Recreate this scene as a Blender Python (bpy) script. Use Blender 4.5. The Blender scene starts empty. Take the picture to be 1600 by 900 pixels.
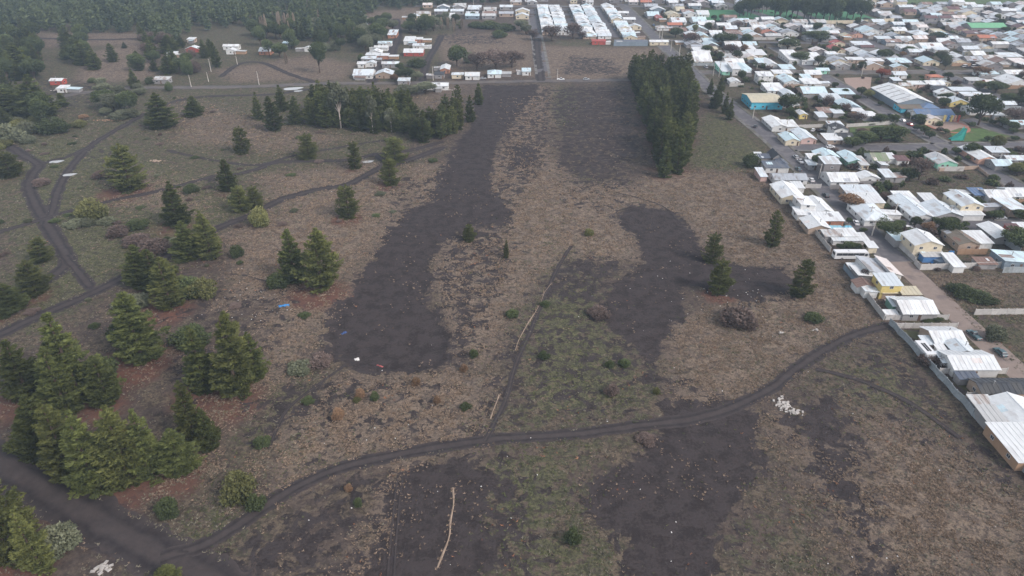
import bpy, math, random
import numpy as np
from mathutils import Vector, Matrix
R = math.radians
rnd = random.Random(7)
rng = np.random.default_rng(7)
sc = bpy.context.scene
col = sc.collection

# ---------------------------------------------------------------- camera
CAM_H, PITCH, FPX = 90.0, R(30.6), 1067.0
cam_d = bpy.data.cameras.new("camera"); cam = bpy.data.objects.new("camera", cam_d); col.objects.link(cam)
cam.location = (0, 0, CAM_H); cam.rotation_euler = (R(90) - PITCH, 0, 0)
cam_d.sensor_width = 36; cam_d.lens = 36 * FPX / 1600; cam_d.clip_start = 1; cam_d.clip_end = 20000
sc.camera = cam

# ---------------------------------------------------------------- sky, sun, exposure
SUN_EL, SUN_AZ = R(40), R(125)          # azimuth measured from +Y towards +X
w = bpy.data.worlds.new("World"); sc.world = w; w.use_nodes = True
nt = w.node_tree; bg = nt.nodes["Background"]
sky = nt.nodes.new("ShaderNodeTexSky"); sky.sky_type = 'NISHITA'; sky.sun_disc = False
sky.sun_elevation = SUN_EL; sky.sun_rotation = SUN_AZ; sky.air_density = 1.0; sky.dust_density = 1.5; sky.ozone_density = 1.0
hs = nt.nodes.new("ShaderNodeHueSaturation"); hs.inputs['Saturation'].default_value = 0.34
nt.links.new(sky.outputs[0], hs.inputs['Color']); nt.links.new(hs.outputs[0], bg.inputs[0])
bg.inputs[1].default_value = 0.10
sd = bpy.data.lights.new("sun", 'SUN'); sd.energy = 0.95; sd.angle = R(15); sd.color = (1.0, 0.87, 0.80)
so = bpy.data.objects.new("sun", sd); col.objects.link(so)
d = Vector((math.sin(SUN_AZ) * math.cos(SUN_EL), math.cos(SUN_AZ) * math.cos(SUN_EL), math.sin(SUN_EL)))
so.rotation_euler = d.to_track_quat('Z', 'Y').to_euler(); so.location = (200, -100, 300)
sc.view_settings.view_transform = 'Standard'; sc.view_settings.look = 'None'; sc.view_settings.gamma = 1
sc.view_settings.use_curve_mapping = False; sc.view_settings.exposure = 1.20
sc.cycles.max_bounces = 4; sc.cycles.diffuse_bounces = 2; sc.cycles.glossy_bounces = 2
sc.cycles.transparent_max_bounces = 4; sc.cycles.volume_bounces = 0
HAZE = 0.00026

# ---------------------------------------------------------------- geometry helpers
SP, CP = math.sin(PITCH), math.cos(PITCH)
def at(u, v, z=0.0):
    """ground point seen at photograph pixel (u, v) at height z (fractions of the survey frame)"""
    dx, dy = (u - 800) / FPX, (v - 450) / FPX
    t = (CAM_H - z) / (SP + dy * CP)
    return dx * t, (CP - dy * SP) * t
def pxm(v):                              # pixels per metre at a ground row
    return FPX * (SP + (v - 450) / FPX * CP) / CAM_H
def top_z(Y, v):                         # height above (.,Y) seen at row v
    dy = (v - 450) / FPX
    t = Y / (CP - dy * SP)
    return CAM_H - t * (SP + dy * CP)

class MB:
    def __init__(s): s.v = []; s.f = []; s.m = []
    def face(s, pts, m=0):
        n = len(s.v); s.v += [tuple(p) for p in pts]; s.f.append(tuple(range(n, n + len(pts)))); s.m.append(m)
    def box(s, x0, x1, y0, y1, z0, z1, m=0):
        n = len(s.v)
        s.v += [(x0,y0,z0),(x1,y0,z0),(x1,y1,z0),(x0,y1,z0),(x0,y0,z1),(x1,y0,z1),(x1,y1,z1),(x0,y1,z1)]
        for f in ((0,3,2,1),(4,5,6,7),(0,1,5,4),(1,2,6,5),(2,3,7,6),(3,0,4,7)):
            s.f.append(tuple(n + i for i in f)); s.m.append(m)
    def prism(s, poly, axis, a, b, m=0):
        """extrude 2-D polygon along axis 'x' (poly in y,z), 'y' (poly in x,z) or 'z' (x,y)"""
        n = len(s.v); k = len(poly)
        for t in (a, b):
            for p, q in poly:
                s.v.append((t, p, q) if axis == 'x' else (p, t, q) if axis == 'y' else (p, q, t))
        s.f.append(tuple(range(n, n + k))[::-1]); s.m.append(m)
        s.f.append(tuple(range(n + k, n + 2 * k))); s.m.append(m)
        for i in range(k):
            j = (i + 1) % k
            s.f.append((n + i, n + j, n + k + j, n + k + i)); s.m.append(m)
    def cone(s, p0, p1, r0, r1, n=8, m=0, caps=True):
        p0, p1 = Vector(p0), Vector(p1); d = (p1 - p0).normalized()
        a = d.orthogonal().normalized(); b = d.cross(a); base = len(s.v)
        for p, r in ((p0, r0), (p1, r1)):
            for i in range(n):
                t = 2 * math.pi * i / n; s.v.append(tuple(p + a * (r * math.cos(t)) + b * (r * math.sin(t))))
        for i in range(n):
            j = (i + 1) % n; s.f.append((base + i, base + j, base + n + j, base + n + i)); s.m.append(m)
        if caps:
            s.f.append(tuple(range(base + n, base + 2 * n))); s.m.append(m)
            s.f.append(tuple(range(base, base + n))[::-1]); s.m.append(m)
    def mesh(s, name, mats):
        me = bpy.data.meshes.new(name); me.from_pydata(s.v, [], s.f)
        for m in (mats if isinstance(mats, (list, tuple)) else [mats]): me.materials.append(m)
        if any(s.m): me.polygons.foreach_set("material_index", s.m)
        me.update(); return me

def link(name, me, parent=None, loc=(0,0,0), rz=0.0, scale=None):
    o = bpy.data.objects.new(name, me); col.objects.link(o)
    o.location = loc
    if rz: o.rotation_euler = (0, 0, rz)
    if scale is not None: o.scale = scale
    if parent is not None: o.parent = parent
    return o
def tag(o, label=None, cat=None, group=None, kind=None):
    if label: o['label'] = label
    if cat: o['category'] = cat
    if group: o['group'] = group
    if kind: o['kind'] = kind
    return o

def raw_mesh(name, V, F, mats, attrs=None):
    """V (n,3) float array, F (m,k) int array"""
    me = bpy.data.meshes.new(name); V = np.asarray(V, np.float32); F = np.asarray(F, np.int32); k = F.shape[1]
    me.vertices.add(len(V)); me.vertices.foreach_set("co", V.ravel())
    me.loops.add(F.size); me.loops.foreach_set("vertex_index", F.ravel())
    me.polygons.add(len(F)); me.polygons.foreach_set("loop_start", np.arange(0, F.size, k, dtype=np.int32))
    for m in (mats if isinstance(mats, (list, tuple)) else [mats]): me.materials.append(m)
    me.update(calc_edges=True)
    for nm, a in (attrs or {}).items():
        at_ = me.attributes.new(nm, 'FLOAT', 'POINT'); at_.data.foreach_set("value", np.asarray(a, np.float32))
    return me

# numpy value noise
_lat = rng.random((256, 256))
def vnoise(x, y, s, o=0):
    x = np.asarray(x) / s + 17.3 + o * 31.7; y = np.asarray(y) / s + 91.1 + o * 11.9
    xi = np.floor(x).astype(int); yi = np.floor(y).astype(int); fx = x - xi; fy = y - yi
    fx = fx * fx * (3 - 2 * fx); fy = fy * fy * (3 - 2 * fy)
    L = lambda a, b: _lat[a & 255, b & 255]
    return (L(xi, yi) * (1 - fx) + L(xi + 1, yi) * fx) * (1 - fy) + (L(xi, yi + 1) * (1 - fx) + L(xi + 1, yi + 1) * fx) * fy
def fbm(x, y, s, o=0):
    return .5 * vnoise(x, y, s, o) + .3 * vnoise(x, y, s / 2.1, o + 1) + .2 * vnoise(x, y, s / 4.7, o + 2)

# ---------------------------------------------------------------- materials
def nodes(m):
    m.use_nodes = True; n = m.node_tree.nodes; l = m.node_tree.links
    return n, l, n["Principled BSDF"]
def mat(name, c, rough=0.8, var=0.18, scale=1.0, bump=0.0, metal=0.0, c2=None, thr=0.62, objvar=0.0, spec=0.3, streak=None):
    """plain surface with noise variation; c2 = stain colour appearing where noise passes thr"""
    m = bpy.data.materials.new(name); n, l, b = nodes(m)
    tc = n.new("ShaderNodeTexCoord"); geo = tc.outputs['Object']
    mp = n.new("ShaderNodeMapping"); l.new(geo, mp.inputs[0])
    if streak: mp.inputs['Scale'].default_value = streak
    no = n.new("ShaderNodeTexNoise"); no.inputs['Scale'].default_value = scale; no.inputs['Detail'].default_value = 5
    no.inputs['Roughness'].default_value = .65; l.new(mp.outputs[0], no.inputs[0])
    cr = n.new("ShaderNodeMapRange"); cr.inputs[1].default_value = .3; cr.inputs[2].default_value = .7
    cr.inputs[3].default_value = 1 - var; cr.inputs[4].default_value = 1 + var; l.new(no.outputs[0], cr.inputs[0])
    mul = n.new("ShaderNodeVectorMath"); mul.operation = 'SCALE'; mul.inputs[0].default_value = c; l.new(cr.outputs[0], mul.inputs['Scale'])
    out = mul.outputs[0]
    if c2:
        n2 = n.new("ShaderNodeTexNoise"); n2.inputs['Scale'].default_value = scale * .45; n2.inputs['Detail'].default_value = 6
        l.new(mp.outputs[0], n2.inputs[0])
        oi0 = n.new("ShaderNodeObjectInfo"); ad = n.new("ShaderNodeMath"); ad.operation = 'MULTIPLY_ADD'
        l.new(oi0.outputs['Random'], ad.inputs[0]); ad.inputs[1].default_value = .12; l.new(n2.outputs[0], ad.inputs[2])
        mr = n.new("ShaderNodeMapRange"); mr.inputs[1].default_value = thr; mr.inputs[2].default_value = thr + .1; l.new(ad.outputs[0], mr.inputs[0])
        mx = n.new("ShaderNodeMix"); mx.data_type = 'RGBA'; l.new(mr.outputs[0], mx.inputs[0]); l.new(out, mx.inputs[6]); mx.inputs[7].default_value = (*c2, 1)
        out = mx.outputs[2]
    if objvar:
        oi = n.new("ShaderNodeObjectInfo"); mr2 = n.new("ShaderNodeMapRange"); mr2.inputs[3].default_value = 1 - objvar; mr2.inputs[4].default_value = 1 + objvar
        l.new(oi.outputs['Random'], mr2.inputs[0]); ml = n.new("ShaderNodeVectorMath"); ml.operation = 'SCALE'
        l.new(out, ml.inputs[0]); l.new(mr2.outputs[0], ml.inputs['Scale']); out = ml.outputs[0]
    l.new(out, b.inputs['Base Color']); b.inputs['Roughness'].default_value = rough; b.inputs['Metallic'].default_value = metal
    b.inputs['Specular IOR Level'].default_value = spec
    if bump:
        bp = n.new("ShaderNodeBump"); bp.inputs['Strength'].default_value = bump; bp.inputs['Distance'].default_value = .1
        l.new(no.outputs[0], bp.inputs['Height']); l.new(bp.outputs[0], b.inputs['Normal'])
    return m

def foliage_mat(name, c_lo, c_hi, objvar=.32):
    """leaf colour follows attribute tint (by clump; crowns lighter to tips and tops) and varies tree by tree"""
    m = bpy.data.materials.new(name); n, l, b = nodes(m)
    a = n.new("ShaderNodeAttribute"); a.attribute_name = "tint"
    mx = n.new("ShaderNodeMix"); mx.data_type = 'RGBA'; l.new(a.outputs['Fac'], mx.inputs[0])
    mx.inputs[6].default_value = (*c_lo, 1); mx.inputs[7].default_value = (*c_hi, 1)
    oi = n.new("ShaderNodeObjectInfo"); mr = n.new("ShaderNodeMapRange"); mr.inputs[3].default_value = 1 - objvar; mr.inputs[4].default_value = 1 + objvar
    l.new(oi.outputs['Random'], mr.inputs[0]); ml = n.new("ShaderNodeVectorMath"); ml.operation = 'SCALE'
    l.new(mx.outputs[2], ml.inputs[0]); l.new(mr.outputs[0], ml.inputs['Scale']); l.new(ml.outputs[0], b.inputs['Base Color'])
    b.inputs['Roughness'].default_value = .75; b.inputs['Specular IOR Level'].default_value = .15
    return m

M = {}
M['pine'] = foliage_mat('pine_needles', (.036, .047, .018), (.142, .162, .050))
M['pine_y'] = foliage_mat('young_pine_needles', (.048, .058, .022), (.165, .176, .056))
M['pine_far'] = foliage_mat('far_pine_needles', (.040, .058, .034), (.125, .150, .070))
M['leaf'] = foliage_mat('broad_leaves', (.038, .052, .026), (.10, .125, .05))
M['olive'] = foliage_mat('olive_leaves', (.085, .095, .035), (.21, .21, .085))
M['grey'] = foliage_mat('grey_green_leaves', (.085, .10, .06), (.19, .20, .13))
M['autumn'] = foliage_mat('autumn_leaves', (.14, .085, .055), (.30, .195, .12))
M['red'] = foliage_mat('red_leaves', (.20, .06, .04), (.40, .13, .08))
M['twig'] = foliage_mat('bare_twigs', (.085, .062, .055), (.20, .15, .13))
M['poplar'] = foliage_mat('bare_poplar_twigs', (.20, .155, .12), (.38, .31, .24))
M['bark'] = mat('bark', (.09, .065, .05), .95, .3, 3, .3)
M['palebark'] = mat('pale_bark', (.45, .39, .34), .9, .2, 3, .2)
M['asphalt'] = mat('asphalt', (.125, .12, .13), .9, .12, .6, .1, c2=(.17, .16, .165), thr=.6)
M['gravelroad'] = mat('gravel_road', (.115, .105, .105), .95, .15, .35, .1, c2=(.15, .13, .118), thr=.5)
M['dirtroad'] = mat('pale_dirt_road', (.26, .208, .182), .95, .12, .5, .15, c2=(.19, .155, .145), thr=.6)
M['pavement'] = mat('pavement', (.19, .18, .175), .95, .2, .5, .1, c2=(.13, .125, .10), thr=.55)
M['concrete'] = mat('concrete', (.33, .335, .345), .9, .12, 1.5, .1)
M['conc_pale'] = mat('pale_concrete_panel', (.52, .50, .48), .9, .12, 1.2, .1, c2=(.34, .31, .29), thr=.62, objvar=.10)
M['conc_blue'] = mat('weathered_concrete_panel', (.34, .37, .39), .9, .15, 1.2, .1, c2=(.24, .26, .26), thr=.6, objvar=.12)
roof_defs = {  # bluish cast of skylit left slopes is put into the white tones
 'white': ((.74, .765, .775), (.60, .60, .60)), 'pale': ((.66, .72, .76), (.50, .50, .50)), 'grey': ((.44, .47, .51), (.27, .26, .26)),
 'zinc': ((.54, .55, .55), (.33, .27, .24)), 'bluew': ((.60, .74, .79), (.48, .56, .6)), 'dark': ((.055, .06, .07), (.08, .08, .08)),
 'slate': ((.11, .13, .17), (.15, .16, .18)), 'blue': ((.13, .20, .33), (.18, .22, .3)), 'green': ((.20, .48, .27), (.2, .4, .26)),
 'moss': ((.22, .27, .17), (.27, .28, .22)), 'rust': ((.26, .17, .14), (.42, .38, .36)), 'brown': ((.20, .175, .14), (.24, .13, .10)),
 'beige': ((.56, .51, .38), (.5, .46, .36)), 'maroon': ((.15, .085, .085), (.22, .13, .12)), 'orange': ((.50, .19, .12), (.42, .18, .13)),
 'pinkw': ((.74, .69, .67), (.52, .44, .40)), 'cyan': ((.25, .52, .62), (.3, .5, .56)), 'red': ((.40, .10, .09), (.33, .1, .09))}
for k, (c, s) in roof_defs.items():
    M['r_' + k] = mat('roof_sheet_' + k, c, .5, .12, .9, 0, 0, s, .57, .09, .3, streak=(1, .35, 1))
wall_defs = {'white': (.70, .70, .69), 'cream': (.66, .58, .44), 'yellow': (.70, .56, .22), 'tan': (.42, .32, .25), 'grey': (.30, .29, .29),
 'taupe': (.20, .185, .185), 'orange': (.42, .20, .13), 'mint': (.30, .62, .47), 'cyan': (.10, .48, .64), 'red': (.42, .09, .07), 'blue': (.10, .24, .50),
 'peach': (.62, .36, .27), 'green': (.16, .30, .24), 'pink': (.60, .42, .38), 'wood': (.40, .26, .17), 'slate': (.22, .27, .32)}
for k, c in wall_defs.items():
    M['w_' + k] = mat('wall_' + k, c, .85, .10, .9, 0, 0, tuple(x * .72 for x in c), .66, .08)
M['glass'] = mat('window_glass', (.05, .055, .065), .15, .1, 1, spec=.6)
M['frame'] = mat('window_frame', (.55, .55, .55), .6, .05)
M['door'] = mat('door_wood', (.16, .10, .07), .7, .2, objvar=.3)
M['rubber'] = mat('rubber', (.025, .025, .027), .85, .1)
M['chrome'] = mat('rim_metal', (.45, .45, .47), .35, .05, metal=.7)
M['lamp'] = mat('lamp_glass', (.75, .75, .72), .2, .02)
M['tail'] = mat('tail_lamp', (.45, .03, .03), .3, .02)
M['plastic'] = mat('dark_trim', (.04, .04, .045), .6, .1)
for k, c in {'white': (.78, .79, .80), 'silver': (.42, .44, .46), 'dark': (.045, .055, .06), 'red': (.40, .05, .04), 'blue': (.09, .17, .30), 'teal': (.07, .13, .15)}.items():
    M['p_' + k] = mat('car_paint_' + k, c, .3, .03, 1, spec=.6)
M['polewood'] = mat('concrete_pole', (.52, .48, .44), .9, .12, 2)
M['tarp_blue'] = mat('blue_tarpaulin', (.06, .27, .62), .6, .15, 3, .3)
M['tarp_cyan'] = mat('cyan_sheet', (.20, .50, .66), .6, .12, 2)
M['tarp_grey'] = mat('grey_blue_cover', (.20, .25, .31), .55, .2, 1.2, .2)
M['sheet'] = mat('white_plastic', (.75, .74, .72), .6, .08, 3)
M['navy'] = mat('dark_blue_cloth', (.05, .09, .22), .7, .2, 3)
M['redcloth'] = mat('red_cloth', (.42, .12, .12), .8, .2, 3)
M['rubble'] = mat('rubble', (.48, .45, .42), .9, .3, 2, .2, objvar=.2)
M['teal_net'] = mat('teal_panels', (.05, .38, .32), .7, .2, 2)
M['sand'] = mat('plaza_sand', (.34, .25, .21), .95, .1, .8)
M['brick'] = mat('plaza_edge', (.40, .17, .13), .9, .15, 2)
M['lawn'] = mat('lawn', (.085, .135, .045), .95, .25, .4, c2=(.13, .12, .06), thr=.62)
M['field'] = mat('sports_turf', (.06, .19, .09), .95, .15, .05)
M['earth'] = mat('yard_earth', (.085, .065, .062), .95, .25, .5, c2=(.12, .12, .06), thr=.55)
M['dry'] = foliage_mat('dry_grass_blades', (.18, .134, .098), (.43, .325, .240), .02)
M['grn'] = foliage_mat('green_grass_blades', (.060, .074, .034), (.165, .180, .080), .02)
M['gre'] = foliage_mat('grey_weed_blades', (.13, .12, .09), (.29, .265, .20), .02)
M['rst'] = foliage_mat('rusty_bracken', (.24, .10, .06), (.46, .23, .13), .02)
# water: pale base colour stands in for the sky's reflection
m = bpy.data.materials.new('puddle_water'); n, l, b = nodes(m); b.inputs['Base Color'].default_value = (.42, .42, .41, 1)
b.inputs['Roughness'].default_value = .08; b.inputs['Specular IOR Level'].default_value = 1.0; M['water'] = m

# ---------------------------------------------------------------- ground survey: patches (outline in survey-frame units -> metres)
def W(poly): return np.array([at(*p) for p in poly])
DARK = [
 ([(758,133),(735,190),(702,235),(676,290),(672,315),(636,330),(600,375),(560,430),(525,480),(500,528),(510,548),(560,570),(600,580),(650,583),(690,572),(706,545),(702,510),(690,482),(668,450),(680,410),(700,375),(735,352),(790,350),(800,330),(768,300),(772,250),(790,215),(800,190),(838,150),(846,133)], 1.0),
 ([(868,135),(975,133),(990,175),(1012,240),(975,262),(940,292),(900,288),(858,255),(872,200),(850,170)], .60),
 ([(785,228),(840,228),(842,262),(800,266)], .9),
 ([(955,335),(985,320),(1030,325),(1060,335),(1080,365),(1100,392),(1105,413),(1130,413),(1220,420),(1242,445),(1200,465),(1150,470),(1100,452),(1062,450),(1070,490),(1050,520),(1035,560),(1040,600),(1000,600),(1000,560),(960,520),(915,490),(945,470),(960,440),(1000,405),(990,375)], .92),
 ([(850,420),(890,395),(930,400),(1000,415),(950,450),(905,470),(860,475),(835,520),(815,580),(790,640),(762,682),(735,690),(755,600),(790,540),(820,470)], .62),
 ([(1040,645),(1130,622),(1180,650),(1172,700),(1182,750),(1160,790),(1120,830),(1110,920),(980,920),(960,850),(912,812),(905,765),(925,735),(980,712),(1010,690),(1030,665)], 1.0),
 ([(612,745),(650,728),(720,728),(762,745),(775,800),(760,920),(560,920),(600,840),(610,790)], .95),
 ([(1195,645),(1280,608),(1330,620),(1352,680),(1350,740),(1390,800),(1425,920),(1330,920),(1300,800),(1270,760),(1250,700)], .74),
 ([(330,880),(430,800),(560,725),(600,745),(570,800),(520,920),(330,920)], .62),
 ([(385,620),(450,590),(520,585),(580,600),(520,660),(430,690),(360,735)], .55),
 ([(255,560),(300,545),(320,640),(260,640)], .6),
 ([(1380,510),(1420,530),(1500,630),(1600,740),(1600,800),(1480,690),(1330,560)], .5),
 ([(680,52),(760,52),(800,70),(700,72)], .5), ([(880,85),(960,90),(980,118),(870,118)], .55),
 ([(690,348),(800,342),(812,420),(790,470),(745,560),(735,600),(700,570),(690,500),(662,450)], .56), ([(765,200),(840,135),(872,135),(862,262),(810,335),(765,335)], .52), ([(860,255),(960,290),(1000,330),(940,345),(850,320)], .40),
 ([(930,400),(1000,400),(950,470),(900,485),(850,480),(830,440)], .58), ([(540,735),(780,695),(850,760),(870,920),(480,920),(560,800)], .55), ([(1000,560),(1100,590),(1200,640),(1060,660),(990,640)], .45), ([(1080,700),(1190,690),(1210,800),(1150,920),(1080,920)], .48), ([(400,600),(720,575),(740,690),(480,740)], .40), ([(780,480),(930,470),(1030,560),(1000,665),(780,685)], .42), ([(860,700),(940,690),(960,800),(860,800)], .30), ([(1100,430),(1250,410),(1260,470),(1150,490)], .5), ([(860,190),(980,190),(1000,300),(880,300)], .5), ([(1340,520),(1400,520),(1600,740),(1600,800),(1250,600)], .38), ([(240,470),(480,430),(470,560),(260,640)], .38), ([(600,280),(690,270),(680,340),(600,360)], .45),
 ([(0,130),(60,190),(220,140),(120,120)], .45), ([(100,235),(200,225),(260,300),(180,300)], .42),
]
STRAW = [
 ([(790,215),(830,200),(862,255),(900,290),(960,290),(1030,300),(1060,330),(985,318),(955,335),(990,375),(1000,405),(920,400),(880,395),(840,430),(800,480),(745,560),(708,520),(700,470),(690,440),(680,410),(700,375),(790,357),(800,330),(768,300),(772,250)], .88),
 ([(1000,285),(1060,265),(1170,270),(1200,300),(1270,370),(1340,460),(1372,500),(1300,532),(1200,590),(1100,640),(1060,600),(1040,520),(1130,480),(1242,450),(1220,415),(1108,405),(1080,350),(1050,312)], .80),
 ([(1170,665),(1230,650),(1262,720),(1295,780),(1335,920),(1620,920),(1620,790),(1480,700),(1385,650),(1335,640),(1352,740),(1300,700)], .66),
 ([(400,275),(570,252),(600,252),(645,285),(630,330),(590,380),(545,440),(500,520),(470,570),(390,640),(400,560),(430,460),(350,480),(375,420),(345,370),(440,325)], .70),
 ([(420,700),(520,600),(600,590),(700,580),(760,590),(752,640),(735,690),(600,708),(500,735),(440,770)], .74),
 ([(620,700),(660,730),(650,800),(600,920),(560,920),(600,800)], .75),
 ([(680,55),(830,50),(838,120),(700,112)], .75), ([(842,72),(1040,75),(985,125),(850,125)], .78),
 ([(640,262),(690,255),(700,300),(640,330)], .8), ([(620,330),(560,420),(500,520),(520,530),(590,400),(650,335)], .8),
 ([(840,133),(868,133),(860,200),(800,230),(760,190),(770,150)], .66),
 ([(1400,430),(1600,425),(1600,480),(1460,470)], .55), ([(150,80),(260,60),(235,125),(110,130)], .72), ([(330,110),(480,85),(560,100),(540,126),(360,130)], .60), ([(60,52),(230,50),(240,70),(60,75)], .6), ([(280,150),(470,200),(560,215),(440,240),(260,225)], .45), ([(180,250),(330,285),(330,345),(150,330)], .42), ([(560,130),(740,130),(700,175),(600,165)], .4), ([(560,20),(660,10),(700,40),(560,50)], .6),
 ([(200,480),(350,560),(330,600),(250,600)], .45), ([(300,600),(400,620),(330,700),(360,760),(260,760)], .5),
]
GREEN = [
 ([(785,380),(850,300),(930,395),(840,475),(790,470)], .60), ([(560,260),(680,240),(690,290),(620,300)], .5), ([(1050,560),(1150,540),(1190,600),(1080,640)], .5),
 ([(1105,175),(1145,190),(1195,240),(1170,272),(1080,265)], 1.0), ([(0,200),(200,220),(420,300),(340,380),(200,430),(60,520),(0,500)], .72),
 ([(780,480),(930,420),(960,520),(1030,600),(1010,650),(780,685),(820,560)], .72), ([(770,700),(930,690),(925,735),(905,765),(912,812),(960,850),(980,920),(770,920)], .72),
 ([(1250,560),(1390,520),(1600,745),(1480,690),(1300,650)], .50), ([(0,150),(400,130),(480,200),(200,230),(0,230)], .5),
 ([(400,560),(480,560),(540,600),(420,700),(330,760),(380,640)], .6), ([(260,860),(340,780),(400,800),(330,850)], .7), ([(850,130),(900,140),(880,200),(850,180)], .8),
 ([(1120,480),(1250,470),(1300,520),(1240,580),(1080,560)], .45), ([(1440,420),(1600,430),(1600,560),(1520,480)], .62), ([(910,270),(1000,300),(960,330),(900,320)], .5),
 ([(340,700),(470,640),(560,700),(420,760),(300,850)], .45), ([(1120,800),(1290,770),(1330,920),(1100,920)], .42), ([(840,60),(1060,60),(1050,80),(860,78)], .5),
]
GX0, GX1, GY0, GY1, GS = -330, 420, 40, 700, 1.0
gx = np.arange(GX0, GX1 + .1, GS); gy = np.arange(GY0, GY1 + .1, GS); GXX, GYY = np.meshgrid(gx, gy)
def poly_sd(P, X, Y):
    """signed distance (positive inside) to polygon, computed only near it"""
    out = np.full(X.shape, -30.0, np.float32)
    pad = 12
    ix0 = int(np.clip((P[:,0].min() - pad - GX0) / GS, 0, X.shape[1])); ix1 = int(np.clip((P[:,0].max() + pad - GX0) / GS, 0, X.shape[1]))
    iy0 = int(np.clip((P[:,1].min() - pad - GY0) / GS, 0, X.shape[0])); iy1 = int(np.clip((P[:,1].max() + pad - GY0) / GS, 0, X.shape[0]))
    if ix1 <= ix0 or iy1 <= iy0: return out
    x = X[iy0:iy1, ix0:ix1]; y = Y[iy0:iy1, ix0:ix1]
    dd = np.full(x.shape, 1e9); ins = np.zeros(x.shape, bool); n = len(P)
    for i in range(n):
        ax, ay = P[i]; bx, by = P[(i + 1) % n]; ex, ey = bx - ax, by - ay
        t = np.clip(((x - ax) * ex + (y - ay) * ey) / (ex * ex + ey * ey + 1e-9), 0, 1)
        dd = np.minimum(dd, (x - ax - t * ex) ** 2 + (y - ay - t * ey) ** 2)
        c = ((ay > y) != (by > y)) & (x < (bx - ax) * (y - ay) / (by - ay + 1e-12) + ax); ins ^= c
    dd = np.sqrt(dd); out[iy0:iy1, ix0:ix1] = np.where(ins, dd, -dd); return out
def field(defs, soft):
    f = np.zeros(GXX.shape)
    wx = (fbm(GXX, GYY, 14, 3) - .5) * 5 + (fbm(GXX, GYY, 4, 13) - .5) * 4
    for poly, s in defs:
        sd_ = poly_sd(W(poly), GXX, GYY) + wx
        f = np.maximum(f, s * np.clip(.5 + sd_ / (soft * (.5 if s >= .9 else 1)), 0, 1))
    return f
F_dark = field(DARK, 10); F_straw = field(STRAW, 16); F_green = field(GREEN, 22)
F_green = np.maximum(F_green, np.where(GXX > 93, .42, 0)); F_green = np.maximum(F_green, np.where((GXX < -40) & (GYY > 190), .50, 0))
pit_sd = poly_sd(W(DARK[0][0]), GXX, GYY)
F_pit = np.clip(pit_sd / 1.6, 0, 1) * np.clip((165 - GYY) / 40, 0, 1)
F_litter = np.zeros(GXX.shape); F_track = np.zeros(GXX.shape)
F_h = (fbm(GXX, GYY, 30, 9) - .5) * .5 + (fbm(GXX, GYY, 6, 5) - .5) * .22 - .75 * F_pit
F_h *= np.clip((88 - GXX) / 8, 0, 1)
def samp(F, x, y):
    fx = np.clip((np.asarray(x, float) - GX0) / GS, 0, F.shape[1] - 1.001); fy = np.clip((np.asarray(y, float) - GY0) / GS, 0, F.shape[0] - 1.001)
    i = fx.astype(int); j = fy.astype(int); a = fx - i; b = fy - j
    return (F[j, i] * (1 - a) + F[j, i + 1] * a) * (1 - b) + (F[j + 1, i] * (1 - a) + F[j + 1, i + 1] * a) * b
def hz(x, y): return float(samp(F_h, x, y))
def stamp(F, x, y, r, s=1.0):
    i0 = int(max(0, (x - 2 * r - GX0) / GS)); i1 = int(min(F.shape[1], (x + 2 * r - GX0) / GS + 2)); j0 = int(max(0, (y - 2 * r - GY0) / GS)); j1 = int(min(F.shape[0], (y + 2 * r - GY0) / GS + 2))
    if i1 <= i0 or j1 <= j0: return
    dd = np.hypot(GXX[j0:j1, i0:i1] - x, GYY[j0:j1, i0:i1] - y)
    F[j0:j1, i0:i1] = np.maximum(F[j0:j1, i0:i1], s * np.clip(1.7 - 1.2 * dd / r, 0, 1))

# ---------------------------------------------------------------- dirt tracks
def spline(pts, step=1.0):
    P = [pts[0]] + list(pts) + [pts[-1]]; out = []
    for i in range(1, len(P) - 2):
        p0, p1, p2, p3 = (np.array(P[j], float) for j in (i - 1, i, i + 1, i + 2))
        n = max(2, int(np.hypot(*(p2 - p1)) / step))
        for k in range(n):
            t = k / n; out.append(.5 * ((2 * p1) + (-p0 + p2) * t + (2 * p0 - 5 * p1 + 4 * p2 - p3) * t * t + (-p0 + 3 * p1 - 3 * p2 + p3) * t ** 3))
    out.append(np.array(P[-1], float)); return np.array(out)
def ribbon(pts, width, zoff, jag=.0, flat=False, prof=(-1, -.8, -.55, -.2, .2, .55, .8, 1)):
    C = spline(pts); T = np.gradient(C, axis=0); T /= np.linalg.norm(T, axis=1)[:, None] + 1e-9; N = np.stack([-T[:, 1], T[:, 0]], 1)
    n = len(C); k = len(prof); V = np.zeros((n, k, 3)); s = np.arange(n)
    wl = 1 + jag * (vnoise(s, s * 0, 3.1, 4) - .5) + jag * .6 * (vnoise(s, s * 0, 1.1, 8) - .5)
    wr = 1 + jag * (vnoise(s, s * 0 + 9, 3.3, 5) - .5) + jag * .6 * (vnoise(s, s * 0 + 5, 1.2, 9) - .5)
    for j, p in enumerate(prof):
        ww = p * width / 2 * (wl if p < 0 else wr)
        V[:, j, :2] = C + N * ww[:, None]
    z = samp(F_h, V[:, :, 0], V[:, :, 1]) * (0 if flat else 1)
    V[:, :, 2] = z + zoff
    F = [(i * k + j, (i + 1) * k + j, (i + 1) * k + j + 1, i * k + j + 1) for i in range(n - 1) for j in range(k - 1)]
    F = np.array(F)[:, ::-1]
    ac = np.tile(np.array(prof), n)
    return V.reshape(-1, 3), F, ac, C
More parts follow.
